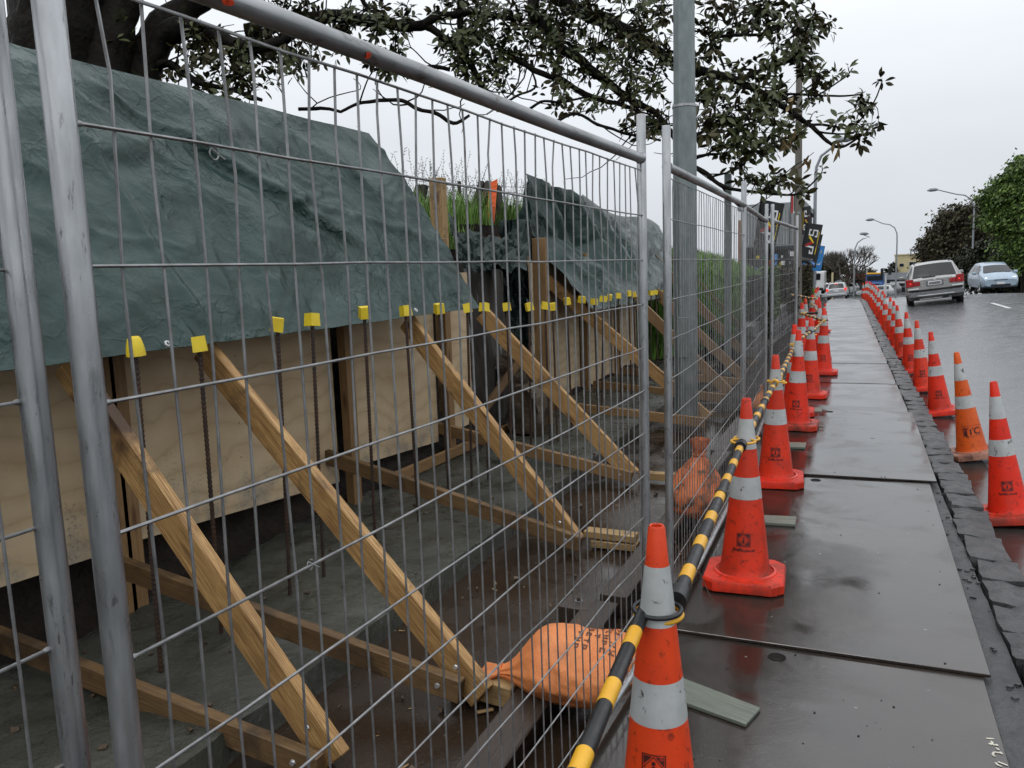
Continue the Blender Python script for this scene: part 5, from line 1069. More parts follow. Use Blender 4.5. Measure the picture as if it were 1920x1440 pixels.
wag = [(0.0, .80, .36, .84, .92, .70, .93), (.04, .83, .30, .865, .95, .72, .97), (.10, .84, .27, .87, .96, .70, 1.02), (.42, .84, .24, .875, .96, .62, 1.46), (.9, .845, .22, .88, .95, .635, 1.50), (2.0, .85, .20, .885, .94, .645, 1.50), (2.7, .85, .20, .885, .93, .63, 1.46), (3.3, .845, .21, .88, .93, .62, 1.02), (3.5, .84, .21, .875, .92, .66, .95), (4.3, .82, .24, .84, .80, .62, .82), (4.55, .74, .30, .76, .68, .55, .70)]
def wag_extra(t):
    def bx(name, mat, c, s, bev=.01): b = MB(); b.box(c, s); b.build(name, mat, t, shift=False, bevel=bev)
    bx('bumper', 'greycar', (0, -.02, .46), (1.70, .16, .24), .05); bx('bumper_strip', 'black', (0, -.075, .60), (1.62, .06, .035)); bx('bumper_trim', 'chrome', (-.66, -.085, .655), (.34, .05, .05)); bx('bumper_trim', 'chrome', (.66, -.085, .655), (.34, .05, .05)); bx('bumper_trim', 'chrome', (.0, -.105, .42), (1.1, .015, .03))
    bx('number_plate', 'white', (0, -.022, .80), (.40, .03, .14)); bx('plate_recess', 'greycar', (0, -.005, .81), (.52, .03, .19), .01)
    bx('plate_letters', 'greycar', (0, -.040, .805), (.34, .004, .085), .0)
    bx('tow_bar', 'chrome', (-.15, -.05, .30), (.7, .05, .03)); bx('exhaust', 'greycar', (.42, -.03, .29), (.1, .1, .06), .02)
    bx('rear_wiper', 'black', (-.16, .06, 1.015), (.40, .02, .025)); bx('badge', 'chrome', (0, -.01, .915), (.07, .02, .05), .015)
    for s in (1, -1):
        b = MB(); b.tube([(s * .56, .5, 1.49), (s * .56, .62, 1.555), (s * .56, 2.0, 1.555), (s * .56, 2.15, 1.49)], .016, 6); b.build('roof_rail', 'black', t, shift=False)
        b = MB(); b.box((s * .97, 2.95, 1.0), (.18, .09, .13)); b.build('wing_mirror', 'silver', t, shift=False, bevel=.03)
        b = MB(); b.quad([(s * (.80), .5, .97), (s * .645, .62, 1.42), (s * .65, .68, 1.42), (s * .81, .58, .97)]); b.build('pillar', 'silver', t, shift=False)
gw = [('rear_window', 'rear', (.10, .66), (.40, .56)), ('windscreen', 'front', (3.28, .62), (2.72, .56)), ('side_window', 'side', .62, 1.15), ('side_window', 'side', 1.22, 1.95), ('side_window', 'side', 2.02, 2.85)]
wl = [('tail_light', 'redlens', [(-.87, -.03, .74, -.64, .14, 1.0), (.64, -.03, .74, .87, .14, 1.0)]), ('tail_light', 'taillamp', [(-.76, -.036, .83, -.70, .0, .88), (.70, -.036, .83, .76, .0, .88)]), ('tail_light', 'redlens', [(-.64, -.028, .75, -.44, .05, .90), (.44, -.028, .75, .64, .05, .90)]), ('reversing_light', 'chrome', [(-.64, -.026, .90, -.50, .05, .97), (.50, -.026, .90, .64, .05, .97)])]
wy0 = 31.0; wx0 = on_y(1757, 560, wy0).x; zr = road_z(wx0, wy0)
vehicle('estate_car', 'silver station wagon with red tail lights driving away on the wet road', 'car', wag, 'silver', (wx0, wy0, zr - 0.05), (0, -R_(6.3), -R_(2)), gw, [(.76, .95), (.76, 3.6)], wl, wag_extra)
hat = [(0.0, .78, .32, .80, .80, .62, .82), (.10, .82, .26, .83, .92, .60, 1.0), (.35, .83, .22, .845, .94, .58, 1.40), (1.0, .84, .2, .85, .93, .60, 1.50), (1.9, .84, .2, .85, .92, .60, 1.50), (2.5, .84, .2, .85, .92, .57, 1.36), (3.2, .835, .2, .845, .92, .6, .98), (3.75, .80, .24, .81, .78, .60, .80), (3.9, .70, .32, .72, .62, .5, .66)]
gh = [('rear_window', 'rear', (.11, .58), (.34, .54)), ('windscreen', 'front', (3.17, .66), (2.52, .54)), ('side_window', 'side', .5, 1.35), ('side_window', 'side', 1.42, 2.6)]
def blue_extra(t):
    def bx(name, mat, c, s, bev=.01): b = MB(); b.box(c, s); b.build(name, mat, t, shift=False, bevel=bev)
    bx('number_plate', 'white', (0, 3.92, .46), (.36, .03, .11)); bx('grille', 'black', (0, 3.885, .62), (.62, .05, .04)); bx('air_intake', 'black', (0, 3.90, .37), (.9, .05, .09), .03); bx('fog_light', 'black', (.56, 3.84, .40), (.16, .06, .09), .03); bx('fog_light', 'black', (-.56, 3.84, .40), (.16, .06, .09), .03)
    for s in (1, -1): b = MB(); b.box((s * .95, 2.55, .98), (.2, .1, .14)); b.build('wing_mirror', 'iceblue', t, shift=False, bevel=.03)
    for x in (-.15, .30): b = MB(); b.tube([(x + .25, 3.12, 1.03), (x - .2, 2.92, 1.14)], .012, 5); b.build('windscreen_wiper', 'black', t, shift=False)
bl = [('headlight', 'headlamp', [(-.70, 3.70, .64, -.50, 3.80, .76), (.50, 3.70, .64, .70, 3.80, .76)])]
by = 52.0; bx_ = on_y(1845, 540, by).x
vehicle('hatchback_car', 'pale blue hatchback facing the camera with lit headlights', 'car', hat, 'iceblue', (bx_ , by, on_y(1845, 543, by).z), (0, R_(2), pi + R_(4)), gh, [(.73, .75), (.73, 3.15)], bl, blue_extra)
wy1 = 80.0; p = on_y(1569, 562, wy1)
def white_extra(t):
    def bx(name, mat, c, s, bev=.01): b = MB(); b.box(c, s); b.build(name, mat, t, shift=False, bevel=bev)
    bx('bumper', 'silver_far', (0, -.02, .45), (1.68, .14, .24), .05); bx('number_plate', 'white', (0, -.025, .80), (.42, .03, .15)); bx('brake_light', 'taillamp', (0, .36, 1.42), (.3, .05, .04))
tl2 = [('tail_light', 'taillamp', [(-.86, -.03, .80, -.68, .12, 1.02), (.68, -.03, .80, .86, .12, 1.02)])]
vehicle('estate_car', 'white station wagon with glowing tail lights at the dip in the path line', 'car', wag, 'silver_far', (p.x, wy1, p.z), (0, -R_(4), -R_(2)), gw, [(.76, .95), (.76, 3.6)], tl2, white_extra)
p = on_y(1551, 558, 92); vehicle('hatchback_car', 'white hatchback ahead and left of the white wagon, turning', 'car', hat, 'white_paint', (p.x, 92, p.z), (0, 0, R_(28)), gh, [(.73, .75), (.73, 3.15)], tl2)
gpk = 'cars waiting and parked beyond the crossing'
for px, py, Y, rz, pt, kind, lb in ((1591, 552, 118, 80, 'greycar', hat, 'grey parked car right of the bare tree trunk'), (1609, 550, 124, 75, 'white_paint', hat, 'white parked car between the bare tree and the gutter cones'), (1676, 556, 118, 88, 'silver_far', wag, 'pale wagon side-on between blue truck and silver wagon'), (1690, 551, 130, 85, 'greycar', wag, 'dark car behind the pale side-on wagon'), (1641, 546, 150, 10, 'greycar', hat, 'dark car mostly behind the blue truck'), (1532, 556, 100, 40, 'greycar', hat, 'dark car beside the far cones, left of the white hatchback'), (1573, 548, 128, 82, 'silver_far', hat, 'silver parked car under the bare tree')):
    p = on_y(px, py, Y); vehicle('parked_car', lb, 'car', kind, pt, (p.x, Y, p.z), (0, 0, R_(rz)), gh if kind is hat else gw, [(.73, .75), (.73, 3.15)] if kind is hat else [(.76, .95), (.76, 3.6)], [], None, gpk)
# blue truck, seen from the front
TY = 118.0; p = on_y(1640, 556, TY); tr = thing('truck', 'blue truck with yellow roof visor coming towards the camera', 'truck', (p.x, TY, p.z))
def tb(name, mat, c, s, bev=.03): b = MB(); b.box((p.x + c[0], TY + c[1], p.z + c[2]), s); b.build(name, mat, tr, bevel=bev)
tb('chassis', 'black', (0, 3, .75), (1.0, 7, .3)); tb('bonnet', 'truckblue', (0, .7, 1.25), (1.75, 1.5, 1.15), .12); tb('cab', 'truckblue', (0, 2.2, 1.95), (2.2, 1.6, 2.2), .1); tb('windscreen', 'glass', (0, 1.385, 2.35), (1.9, .03, .62), .01); tb('roof_visor', 'yellow', (0, 1.55, 2.98), (2.1, .6, .22), .05); tb('grille', 'black', (0, -.06, 1.25), (.95, .06, .9), .02); tb('front_bumper', 'truckblue', (0, -.1, .62), (2.3, .3, .38), .05)
for s in (1, -1):
    tb('headlight', 'headlamp', (s * .8, -.09, 1.05), (.22, .05, .16)); tb('mudguard', 'truckblue', (s * .95, .6, 1.0), (.4, 1.3, .5), .12); tb('wing_mirror', 'black', (s * 1.3, 1.3, 2.2), (.16, .1, .5)); tb('exhaust_stack', 'chrome', (s * 1.0, 3.2, 2.4), (.14, .14, 2.6))
    for yy in (.6, 4.2, 5.4): b = MB(); b.tube([(p.x + s * .75, TY + yy, p.z + .5), (p.x + s * 1.08, TY + yy, p.z + .5)], .5, 16); b.build('wheel', 'tyre', tr, smooth=40)
tb('load_deck', 'greywall', (0, 5.2, 1.4), (2.3, 4.2, .9))
# dashes painted on the road
for k in range(5):
    y0 = 26.5 + 9.0 * k; x0 = kx(y0) + 3.55; b = MB(); b.grid(lambda a, c: (kx(lerp(y0, y0 + 3, c)) + 3.5 + a * 0.11, lerp(y0, y0 + 3, c), road_z(kx(lerp(y0, y0 + 3, c)) + 3.5 + a * .11, lerp(y0, y0 + 3, c)) + 0.012), 1, 6); structure(b.build('lane_marking', 'paintline'))

# ================================================================== TREES
def leaf_mesh(Ln, Wd, mat, fold=0.25, droop=0.15):
    b = MB(); st = [(0, 0), (.18, .55), (.42, 1.0), (.7, .85), (1.0, 0.0)]
    for k, (t_, wv) in enumerate(st):
        z = -droop * Ln * t_ * t_; b.v += [(t_ * Ln, -wv * Wd / 2, z + fold * wv * Wd / 2), (t_ * Ln, 0, z), (t_ * Ln, wv * Wd / 2, z + fold * wv * Wd / 2)]
    for k in range(len(st) - 1):
        j = k * 3
        for q in (0, 1): b.f.append((j + q, j + 3 + q, j + 4 + q, j + 1 + q)); b.uv.append([(0, 0)] * 4)
    return b
big = thing('fig_tree', 'huge dark spreading tree whose leafy branches overhang fence and path', 'tree', (-9.9, 8.2, 2.3))
limbs = []
def limb(pts_, name='limb', bm=None, seg=9):
    """pts: (px, py, depth, radius_px)"""
    P = [at_d(a, b_, d) for a, b_, d, r in pts_]; Rr = [r * (0.86 if r < 60 else 1) * d / FPX for a, b_, d, r in pts_]; PP, RR = [], []
    n = len(P)
    for k in range(n - 1):
        p0, p1, p2, p3 = P[max(k - 1, 0)], P[k], P[k + 1], P[min(k + 2, n - 1)]
        for q in range(5):
            t_ = q / 5; PP.append(0.5 * ((2 * p1) + (p2 - p0) * t_ + (2 * p0 - 5 * p1 + 4 * p2 - p3) * t_ ** 2 + (3 * p1 - p0 - 3 * p2 + p3) * t_ ** 3)); RR.append(lerp(Rr[k], Rr[k + 1], t_))
    PP.append(P[-1]); RR.append(Rr[-1])
    PP = [p + Vector((fbm((p.x * 3, p.y * 3, p.z * 3)), fbm((p.x * 3 + 5, p.y * 3, p.z * 3)), fbm((p.x * 3, p.y * 3 + 9, p.z * 3)))) * min(0.05, RR[i] * 0.8) for i, p in enumerate(PP)]
    limbs.append((PP, RR)); b = bm or MB(); b.tube(PP, [r * (1 + 0.12 * fbm((i * .9, 3, len(limbs)))) for i, r in enumerate(RR)], seg)
    if bm is None: b.build(name, 'bark', big, smooth=70)
limb([(112, 620, 11.2, 110), (112, 300, 11.2, 95), (112, 130, 11, 84), (118, 0, 11, 92), (130, -200, 11, 80)], 'trunk', seg=18)
limb([(38, 420, 10.8, 30), (48, 120, 10.6, 28), (62, 0, 10.5, 26), (60, -160, 10.5, 22)], seg=12)
limb([(170, 320, 11, 75), (200, 120, 11, 52), (222, 40, 11, 38), (245, -60, 11, 34)], seg=14)
limb([(190, 330, 11.2, 62), (262, 150, 11.3, 38), (292, 70, 11.4, 36), (340, 20, 11.5, 30), (440, -50, 11.7, 26), (560, -90, 12, 22)], seg=14)
limb([(262, 150, 11.3, 22), (315, 60, 11.2, 26), (380, 60, 11.2, 20), (470, 90, 11, 13), (560, 60, 11, 10)])
limb([(270, 130, 11.3, 12), (320, 118, 11.2, 9), (360, 150, 11, 7), (420, 165, 11, 5), (490, 188, 10.9, 4)])
limb([(460, 60, 11.8, 18), (560, 38, 11.9, 16), (640, 32, 12, 14), (700, 40, 12, 12), (742, 45, 12, 12), (797, 45, 12, 11), (835, 30, 12, 9), (890, 26, 12.1, 7), (980, 40, 12.2, 5)])
limb([(797, 47, 12, 9), (832, 72, 12, 8), (864, 95, 12, 7), (900, 150, 12, 7), (918, 185, 12, 6.5), (936, 207, 12, 6)])
limb([(868, -40, 12.2, 9), (862, 50, 12.1, 7.5), (866, 108, 12, 7.5)])
limb([(846, 130, 12, 4.5), (806, 127, 12, 4.5), (785, 135, 12, 4), (762, 148, 12, 3)])
limb([(1013, -60, 12.4, 17), (1000, 20, 12.4, 13), (1050, 80, 12.3, 11), (1107, 127, 12.2, 10), (1173, 183, 12.1, 8.5), (1210, 202, 12, 7), (1245, 230, 12, 6), (1290, 300, 11.9, 5.5), (1325, 328, 11.8, 5), (1362, 353, 11.7, 4), (1423, 361, 11.6, 3.2), (1486, 366, 11.5, 2.4), (1514, 352, 11.5, 2), (1540, 326, 11.5, 1.6)])
limb([(940, 95, 12, 6), (1000, 132, 12, 6.5), (1050, 147, 12, 6), (1083, 167, 12, 5.5), (1123, 187, 12, 5), (1180, 200, 12, 4), (1235, 238, 12, 3.5), (1300, 250, 12, 2.5)])
limb([(1000, -50, 12.8, 22), (1060, 5, 12.7, 17), (1107, 30, 12.6, 14), (1173, 54, 12.5, 12.5), (1257, 112, 12.3, 11), (1303, 130, 12.2, 10), (1357, 143, 12.1, 9.5), (1397, 160, 12, 8), (1440, 180, 12, 7), (1467, 197, 12, 6.5), (1520, 237, 11.9, 5), (1557, 270, 11.8, 3.6), (1580, 275, 11.8, 3), (1607, 260, 11.8, 2)])
limb([(1388, 152, 12.1, 6), (1447, 123, 12.2, 4.5), (1493, 107, 12.3, 3.6), (1510, 60, 12.4, 3), (1530, 20, 12.5, 2)])
limb([(1455, 177, 12, 3), (1520, 178, 12, 2.6), (1575, 180, 12, 2.2), (1614, 178, 12, 1.6)])
limb([(1518, 234, 11.9, 3), (1560, 236, 11.9, 2.6), (1593, 240, 11.9, 2), (1622, 215, 11.9, 1.8), (1640, 188, 11.9, 1.6), (1654, 152, 11.9, 1.3)])
limb([(1500, 215, 11.9, 2.4), (1530, 245, 11.8, 2.4), (1570, 250, 11.8, 2), (1600, 250, 11.8, 1.6)])
limb([(1525, 182, 12, 2), (1550, 168, 12, 1.8), (1585, 145, 12, 1.6), (1598, 128, 12, 1.2)])
limb([(1460, 190, 12, 2), (1495, 178, 12, 2), (1520, 160, 12, 1.8), (1560, 130, 12, 1.4)])
limb([(640, 211, 11.5, 3.2), (668, 196, 11.5, 3.4), (700, 190, 11.5, 4), (755, 189, 11.5, 4.5), (783, 203, 11.5, 4), (820, 213, 11.5, 4.5), (850, 231, 11.5, 4.2), (880, 216, 11.5, 3)])
limb([(560, 205, 11.6, 4), (600, 203, 11.6, 4), (640, 211, 11.5, 3.2)])
limb([(980, 217, 11.8, 4), (1030, 230, 11.8, 4), (1075, 213, 11.8, 3), (1120, 233, 11.8, 3.5), (1170, 250, 11.8, 3), (1240, 263, 11.8, 2.5)])
limb([(975, 218, 11.9, 3.5), (1013, 191, 11.9, 3), (1050, 192, 11.9, 2.8), (1100, 182, 11.9, 2.2)])
limb([(932, 203, 12, 3), (970, 180, 12, 2.6), (1005, 160, 12, 2.4), (985, 110, 12, 2)])
limb([(1303, 297, 11.8, 5), (1330, 290, 11.8, 3), (1370, 282, 11.8, 2.5), (1400, 250, 11.9, 2)])
limb([(1300, 258, 11.9, 4), (1330, 240, 11.9, 3), (1360, 220, 11.9, 2.5), (1400, 225, 12, 2)])
limb([(1330, 70, 12.4, 4), (1400, 65, 12.4, 3.4), (1440, 62, 12.4, 3), (1480, 40, 12.5, 2)])
limb([(1335, 60, 12.5, 4), (1345, 95, 12.4, 3), (1358, 130, 12.2, 2.5)])
limb([(640, 60, 11.8, 9), (680, 95, 11.8, 8), (720, 120, 11.7, 6), (760, 140, 11.7, 4)])
limb([(690, 20, 12, 6), (676, -10, 12, 5), (670, -60, 12, 4)])
# wandering secondary branches
sec = MB()
for li, (PP, RR) in enumerate(limbs[4:]):
    L_ = sum((a - b_).length for a, b_ in zip(PP, PP[1:]))
    for k in range(int(L_ * 2.6)):
        i = rng.randrange(2, len(PP) - 1); p = PP[i].copy()
        if RR[i] > 0.16 or proj(p)[0] > 1440: continue
        d = (PP[i + 1 if i + 1 < len(PP) else i] - PP[i - 1]).normalized(); d = (d * 0.7 + Vector((rng.uniform(-1, 1), rng.uniform(-.6, .6), rng.uniform(-.45, .8)))).normalized(); q = [p]; r0 = min(RR[i] * .6, rng.uniform(.009, .018)); n_ = rng.randint(5, 9)
        for j in range(n_):
            d = (d + Vector((rng.uniform(-.45, .45), rng.uniform(-.4, .4), rng.uniform(-.25, .42)))).normalized(); p = p + d * rng.uniform(.10, .2); q.append(p)
        rr_ = [lerp(r0, .0045, j / n_) for j in range(n_ + 1)]; sec.tube(q, rr_, 5, False); limbs.append((q, rr_))
sec.build('branches', 'bark', big, smooth=60, kind='stuff')
# twigs and leaf rosettes
samples = []
for PP, RR in limbs[3:]:
    for p, r in zip(PP, RR):
        if r < 0.13: samples.append(p)
SA = np.array([tuple(p) for p in samples])
blobs = [  # cx, cy, rx, ry, count, depth, spread
    (405, 110, 62, 55, 42, 11.1, .5), (345, 60, 35, 40, 12, 11.2, .4), (500, 110, 60, 50, 34, 11.3, .5), (600, 25, 60, 45, 26, 11.8, .5), (520, 60, 70, 60, 22, 11.6, .6), (580, 110, 50, 30, 12, 11.4, .4),
    (705, 70, 60, 55, 40, 11.8, .5), (735, 25, 50, 35, 16, 12, .5), (740, 118, 32, 22, 12, 11.7, .3), (225, 75, 20, 40, 5, 11, .3), (300, 130, 30, 20, 5, 11.1, .3), (440, 160, 50, 22, 9, 11, .3),
    (860, 80, 40, 30, 18, 12, .5), (900, 20, 90, 50, 46, 12.1, .7), (900, 105, 55, 45, 34, 12, .5), (960, 60, 80, 60, 55, 12.2, .7), (1040, 30, 90, 60, 58, 12.4, .7), (1080, 90, 70, 50, 34, 12.2, .6), (1150, 40, 80, 60, 48, 12.4, .7), (1200, 110, 60, 60, 40, 12.2, .6), (1140, 150, 60, 40, 20, 12, .5), (1215, 200, 45, 50, 28, 12, .4), (1240, 20, 50, 50, 26, 12.4, .6), (1040, 165, 30, 20, 8, 12, .3), (1045, 212, 15, 15, 2, 11.9, .2), (1110, 205, 40, 20, 6, 11.9, .3), (1190, 240, 40, 20, 9, 11.9, .3), (940, 135, 40, 25, 14, 12, .3),
    (1340, 20, 55, 40, 22, 12.5, .5), (1420, 25, 55, 45, 26, 12.5, .5), (1480, 30, 50, 50, 30, 12.5, .5), (1500, 75, 35, 35, 16, 12.4, .4), (1545, 45, 25, 25, 6, 12.5, .3), (1320, 85, 35, 40, 14, 12.3, .4), (1395, 130, 40, 25, 14, 12.1, .3), (1330, 190, 40, 60, 30, 12, .5), (1390, 205, 50, 40, 26, 12, .5), (1440, 210, 45, 50, 26, 11.9, .5), (1430, 260, 50, 35, 22, 11.8, .4), (1350, 250, 40, 40, 16, 11.9, .4), (1385, 300, 30, 20, 8, 11.8, .3), (1420, 330, 45, 22, 12, 11.7, .3), (1470, 330, 30, 22, 8, 11.6, .3), (1500, 355, 16, 12, 4, 11.5, .2), (1540, 308, 8, 10, 2, 11.5, .1), (1500, 110, 35, 30, 12, 12.3, .4), (1520, 145, 30, 25, 8, 12.1, .3), (1470, 160, 30, 20, 6, 12, .3), (1530, 195, 30, 22, 6, 12, .3), (1560, 130, 12, 12, 2, 12, .2), (1590, 130, 12, 12, 2, 12, .2), (1590, 215, 25, 25, 6, 11.9, .3), (1625, 200, 22, 30, 7, 11.9, .3), (1630, 235, 25, 18, 5, 11.8, .3), (1652, 155, 8, 14, 2, 11.9, .1), (1600, 262, 25, 14, 4, 11.8, .2), (1500, 270, 18, 25, 4, 11.8, .3), (1455, 120, 30, 20, 8, 12.2, .3), (1625, 172, 10, 8, 2, 11.9, .1),
    (100, -260, 420, 220, 150, 10.5, 1.8), (700, -420, 700, 240, 190, 11.5, 2.5), (900, -120, 500, 90, 130, 12.3, 1.5), (500, -100, 250, 80, 50, 11.8, 1.0), (1350, -110, 160, 90, 40, 12.6, .8)]  # crown above the view, extended unseen to shade trunk and limbs
tw = MB(); lf_pos = []
for cx_, cy_, rx_, ry_, cnt, dep, spr in blobs:
    for _ in range(int(cnt * (0.88 if cx_ > 1285 and cy_ > -50 else 1.08))):
        a = rng.uniform(0, 2 * pi); rr = sqrt(rng.random()); P = at_d(cx_ + cos(a) * rr * rx_, cy_ + sin(a) * rr * ry_, dep + rng.uniform(-spr, spr))
        dd_ = np.linalg.norm(SA - np.array(tuple(P)), axis=1); i0 = int(np.argsort(dd_)[rng.choice((0, 0, 1, 3, 6))]); B = samples[i0]
        v = P - B; Lv = v.length
        if Lv > 0.75: B = P - v.normalized() * (0.45 + 0.2 * rng.random()) + Vector((0, 0, 0.05)); v = P - B; Lv = v.length
        side = Vector((rng.uniform(-1, 1), rng.uniform(-1, 1), rng.uniform(-.2, 1))) * 0.18 * Lv
        pts_ = [B, B + v * .35 + side * .8, B + v * .7 + side * .7, P]
        tw.tube(pts_, [max(.006, .007 + .004 * Lv), .0075, .0055, .004], 4, False)
        ax = (v * 0.6 / max(Lv, .01) + Vector((rng.uniform(-.4, .4), rng.uniform(-.4, .4), 0.45))).normalized(); lf_pos.append((P, ax, cx_, cy_))
tw.build('twigs', 'bark', big, smooth=60, kind='stuff')
leafs = []
for P, ax, cx_, cy_ in lf_pos:
    n = rng.randint(6, 11); u = ax.orthogonal().normalized(); v = ax.cross(u); a0 = rng.uniform(0, 6.3)
    for k in range(n):
        a = a0 + k * 2.4 + rng.uniform(-.3, .3); el = rng.choice((rng.uniform(-.5, .3), rng.uniform(0.2, 1.15))); rad = u * cos(a) + v * sin(a); d = (rad * cos(el) + ax * sin(el) + Vector((0, 0, -0.18))).normalized()
        s_ = rng.uniform(0.65, 1.25) * (1.22 if cx_ > 1280 else 1.05); pos = P - ax * rng.uniform(0, 0.13) + d * 0.03
        zx = d; yy_ = ax.cross(zx).normalized() if ax.cross(zx).length > .01 else u; zz_ = zx.cross(yy_)
        M_ = Matrix((zx, yy_, zz_)).transposed().to_4x4() @ Matrix.Rotation(rng.uniform(-.5, .5), 4, 'X'); M_.translation = pos; leafs.append((M_, s_))
base = leaf_mesh(0.125, 0.050, 'leaf')
lme = base.mesh('leaf', 'leaf', 180); lme2 = leaf_mesh(0.11, 0.046, 'leaf', .35, .3).mesh('leaf', 'leaf', 180); dry = leaf_mesh(0.15, 0.05, 'leaf', .6, .6).mesh('leaf', 'leaf_dry', 180)
# leaves that stand alone against the sky on the right become single objects, the rest one mass
idx = sorted(range(len(leafs)), key=lambda i: -((proj(leafs[i][0].translation)[0] > 1450) * 1000 + proj(leafs[i][0].translation)[0] * (0 <= proj(leafs[i][0].translation)[1] < 400) - 40 * leafs[i][0].translation.y))
single = set(i for i in idx[:297])
for i in single:
    M_, s_ = leafs[i]; o = bpy.data.objects.new('leaf', rng.choice((lme, lme, lme2))); COL.objects.link(o); o.parent = big
    o.matrix_local = Matrix.Translation(-big.location) @ M_ @ Matrix.Scale(s_, 4)
va = np.array(base.v); V = []; F = []
for i, (M_, s_) in enumerate(leafs):
    if i in single: continue
    A = np.array(M_)[:3, :3] * s_; V.append(va @ A.T + np.array(M_)[:3, 3] - np.array(big.location)); F.append(len(V) - 1)
nv = len(va); V = np.concatenate(V); mb = MB(); mb.v = [tuple(p) for p in V]; mb.f = [tuple(q + k * nv for q in f) for k in range(len(F)) for f in base.f]; mb.uv = [[(0, 0)] * 4 for _ in mb.f]
mb.build('foliage', 'leaf', big, smooth=180, shift=False, kind='stuff')
b = MB()
for px, py, n in ((1472, 258, 14), (1484, 250, 6), (1515, 300, 6), (1566, 272, 5), (1485, 190, 5), (1300, 205, 4)):
    for k in range(n):
        P = at_d(px + rng.uniform(-8, 8), py + rng.uniform(-12, 12), 11.7); d = Vector((rng.uniform(-.5, .5), rng.uniform(-.5, .5), -1)).normalized(); yy_ = d.orthogonal().normalized(); zz_ = d.cross(yy_)
        lm = leaf_mesh(0.15, 0.05, 'leaf', .6, .5); M_ = Matrix((d, yy_, zz_)).transposed().to_4x4() @ Matrix.Rotation(rng.uniform(0, 6), 4, 'X'); M_.translation = P; i = len(b.v); b.v += [tuple(M_ @ Vector(q)) for q in lm.v]; b.f += [tuple(q + i for q in f) for f in lm.f]; b.uv += lm.uv
b.build('withered_leaves', 'leaf_dry', big, smooth=180, kind='stuff')
# background trees
def bushy(name, label, base_p, crown, nleaf, ls, mat, trunk_r=0.25, twigs=0, group='trees right of the road', bare=0.0):
    """crown: list of (centre Vector, radii (x,y,z), share)"""
    t = thing(name, label, 'tree', base_p, group); bp = Vector(base_p); b = MB(); top = sum((c for c, r, s in crown), Vector()) / len(crown)
    b.tube([bp, bp.lerp(top, .4) + Vector((.2, 0, 0)), bp.lerp(top, .75)], [trunk_r, trunk_r * .8, trunk_r * .5], 9); b.build('trunk', 'bark', t, smooth=60)
    b = MB()
    for c, r, s in crown:
        b.tube([bp.lerp(top, .5), bp.lerp(top, .6).lerp(c, .5), c], [trunk_r * .5, trunk_r * .3, trunk_r * .12], 6)
        for k in range(int(twigs * s)):
            dv = Vector((rng.gauss(0, 1), rng.gauss(0, 1), rng.gauss(.3, 1))).normalized(); e_ = c + Vector((dv.x * r[0], dv.y * r[1], dv.z * r[2])) * rng.uniform(.8, 1.12); m1 = c.lerp(e_, .5) + Vector((rng.uniform(-.2, .2), 0, rng.uniform(-.2, .3))) * r[0] * .3
            b.tube([c, m1, e_], [trunk_r * .12, trunk_r * .07, trunk_r * .02], 4, False)
    b.build('branches', 'twig' if twigs else 'bark', t, smooth=60)
    V, Fc = [], []
    for c, r, s in crown:
        nc = max(6, int(nleaf * s / 34))
        for k in range(nc):
            dv = Vector((rng.gauss(0, 1), rng.gauss(0, 1), rng.gauss(0, 1))).normalized() * (rng.random() ** .45 * (1.0 if rng.random() < .8 else rng.uniform(1.0, 1.38))); cc = c + Vector((dv.x * r[0], dv.y * r[1], dv.z * r[2])); cs = min(r) * rng.choice((.10, .14, .18, .26))
            for q in range(34):
                p = cc + Vector((rng.gauss(0, 1), rng.gauss(0, 1), rng.gauss(0, .7))) * cs; n_ = Vector((rng.gauss(0, 1), rng.gauss(0, 1), rng.gauss(.6, 1))).normalized(); u = n_.orthogonal().normalized(); v = n_.cross(u); s2 = ls * rng.uniform(.6, 1.4); i = len(V)
                V += [tuple(p - u * s2), tuple(p + v * s2 * .5), tuple(p + u * s2), tuple(p - v * s2 * .5)]; Fc.append((i, i + 1, i + 2, i + 3))
    mb = MB(); mb.v = V; mb.f = Fc; mb.uv = [[(0, 0)] * 4 for _ in Fc]; mb.build('crown', mat, t, kind='stuff'); return t
def cb(px, py, Y, rx, ry, s): c = on_y(px, py, Y); k = Y / FPX * 1.08; return (c, (rx * k, max(rx, ry) * k * .8, ry * k), s)
def gp_(px, Y): q = on_y(px, 540, Y); return (q.x, Y, base_z(Y))
bushy('green_tree', 'bright green leafy tree filling the right picture edge', gp_(1925, 60), [cb(1900, 395, 60, 45, 40, 1), cb(1925, 350, 60, 40, 40, 1), cb(1890, 375, 60, 35, 22, .7), cb(1925, 440, 60, 40, 50, 1.1), cb(1880, 415, 60, 25, 18, .5), cb(1905, 320, 61, 14, 14, .25), cb(1868, 362, 60, 16, 10, .25), cb(1862, 385, 60, 12, 8, .2), cb(1882, 345, 60, 14, 8, .2), cb(1915, 300, 61, 8, 8, .12), cb(1852, 372, 60, 8, 5, .1), cb(1990, 390, 62, 60, 80, 1.6)], 9000, .11, 'green_leaf', .3)
bushy('brown_tree', 'brown twiggy tree behind the street lamp on the right', gp_(1800, 78), [cb(1795, 440, 78, 38, 40, 1.2), cb(1762, 470, 78, 32, 30, 1), cb(1830, 430, 78, 40, 40, 1.2), cb(1800, 405, 78, 28, 18, .5), cb(1770, 435, 78, 22, 14, .4), cb(1748, 462, 78, 18, 14, .4), cb(1790, 490, 78, 50, 30, 1.1), cb(1850, 470, 78, 40, 40, 1.2), cb(1752, 448, 78, 12, 8, .2), cb(1782, 412, 78, 12, 7, .2), cb(1812, 393, 78, 12, 7, .2), cb(1735, 478, 78, 10, 8, .2)], 5200, .13, 'brown_leaf', .35, 170)
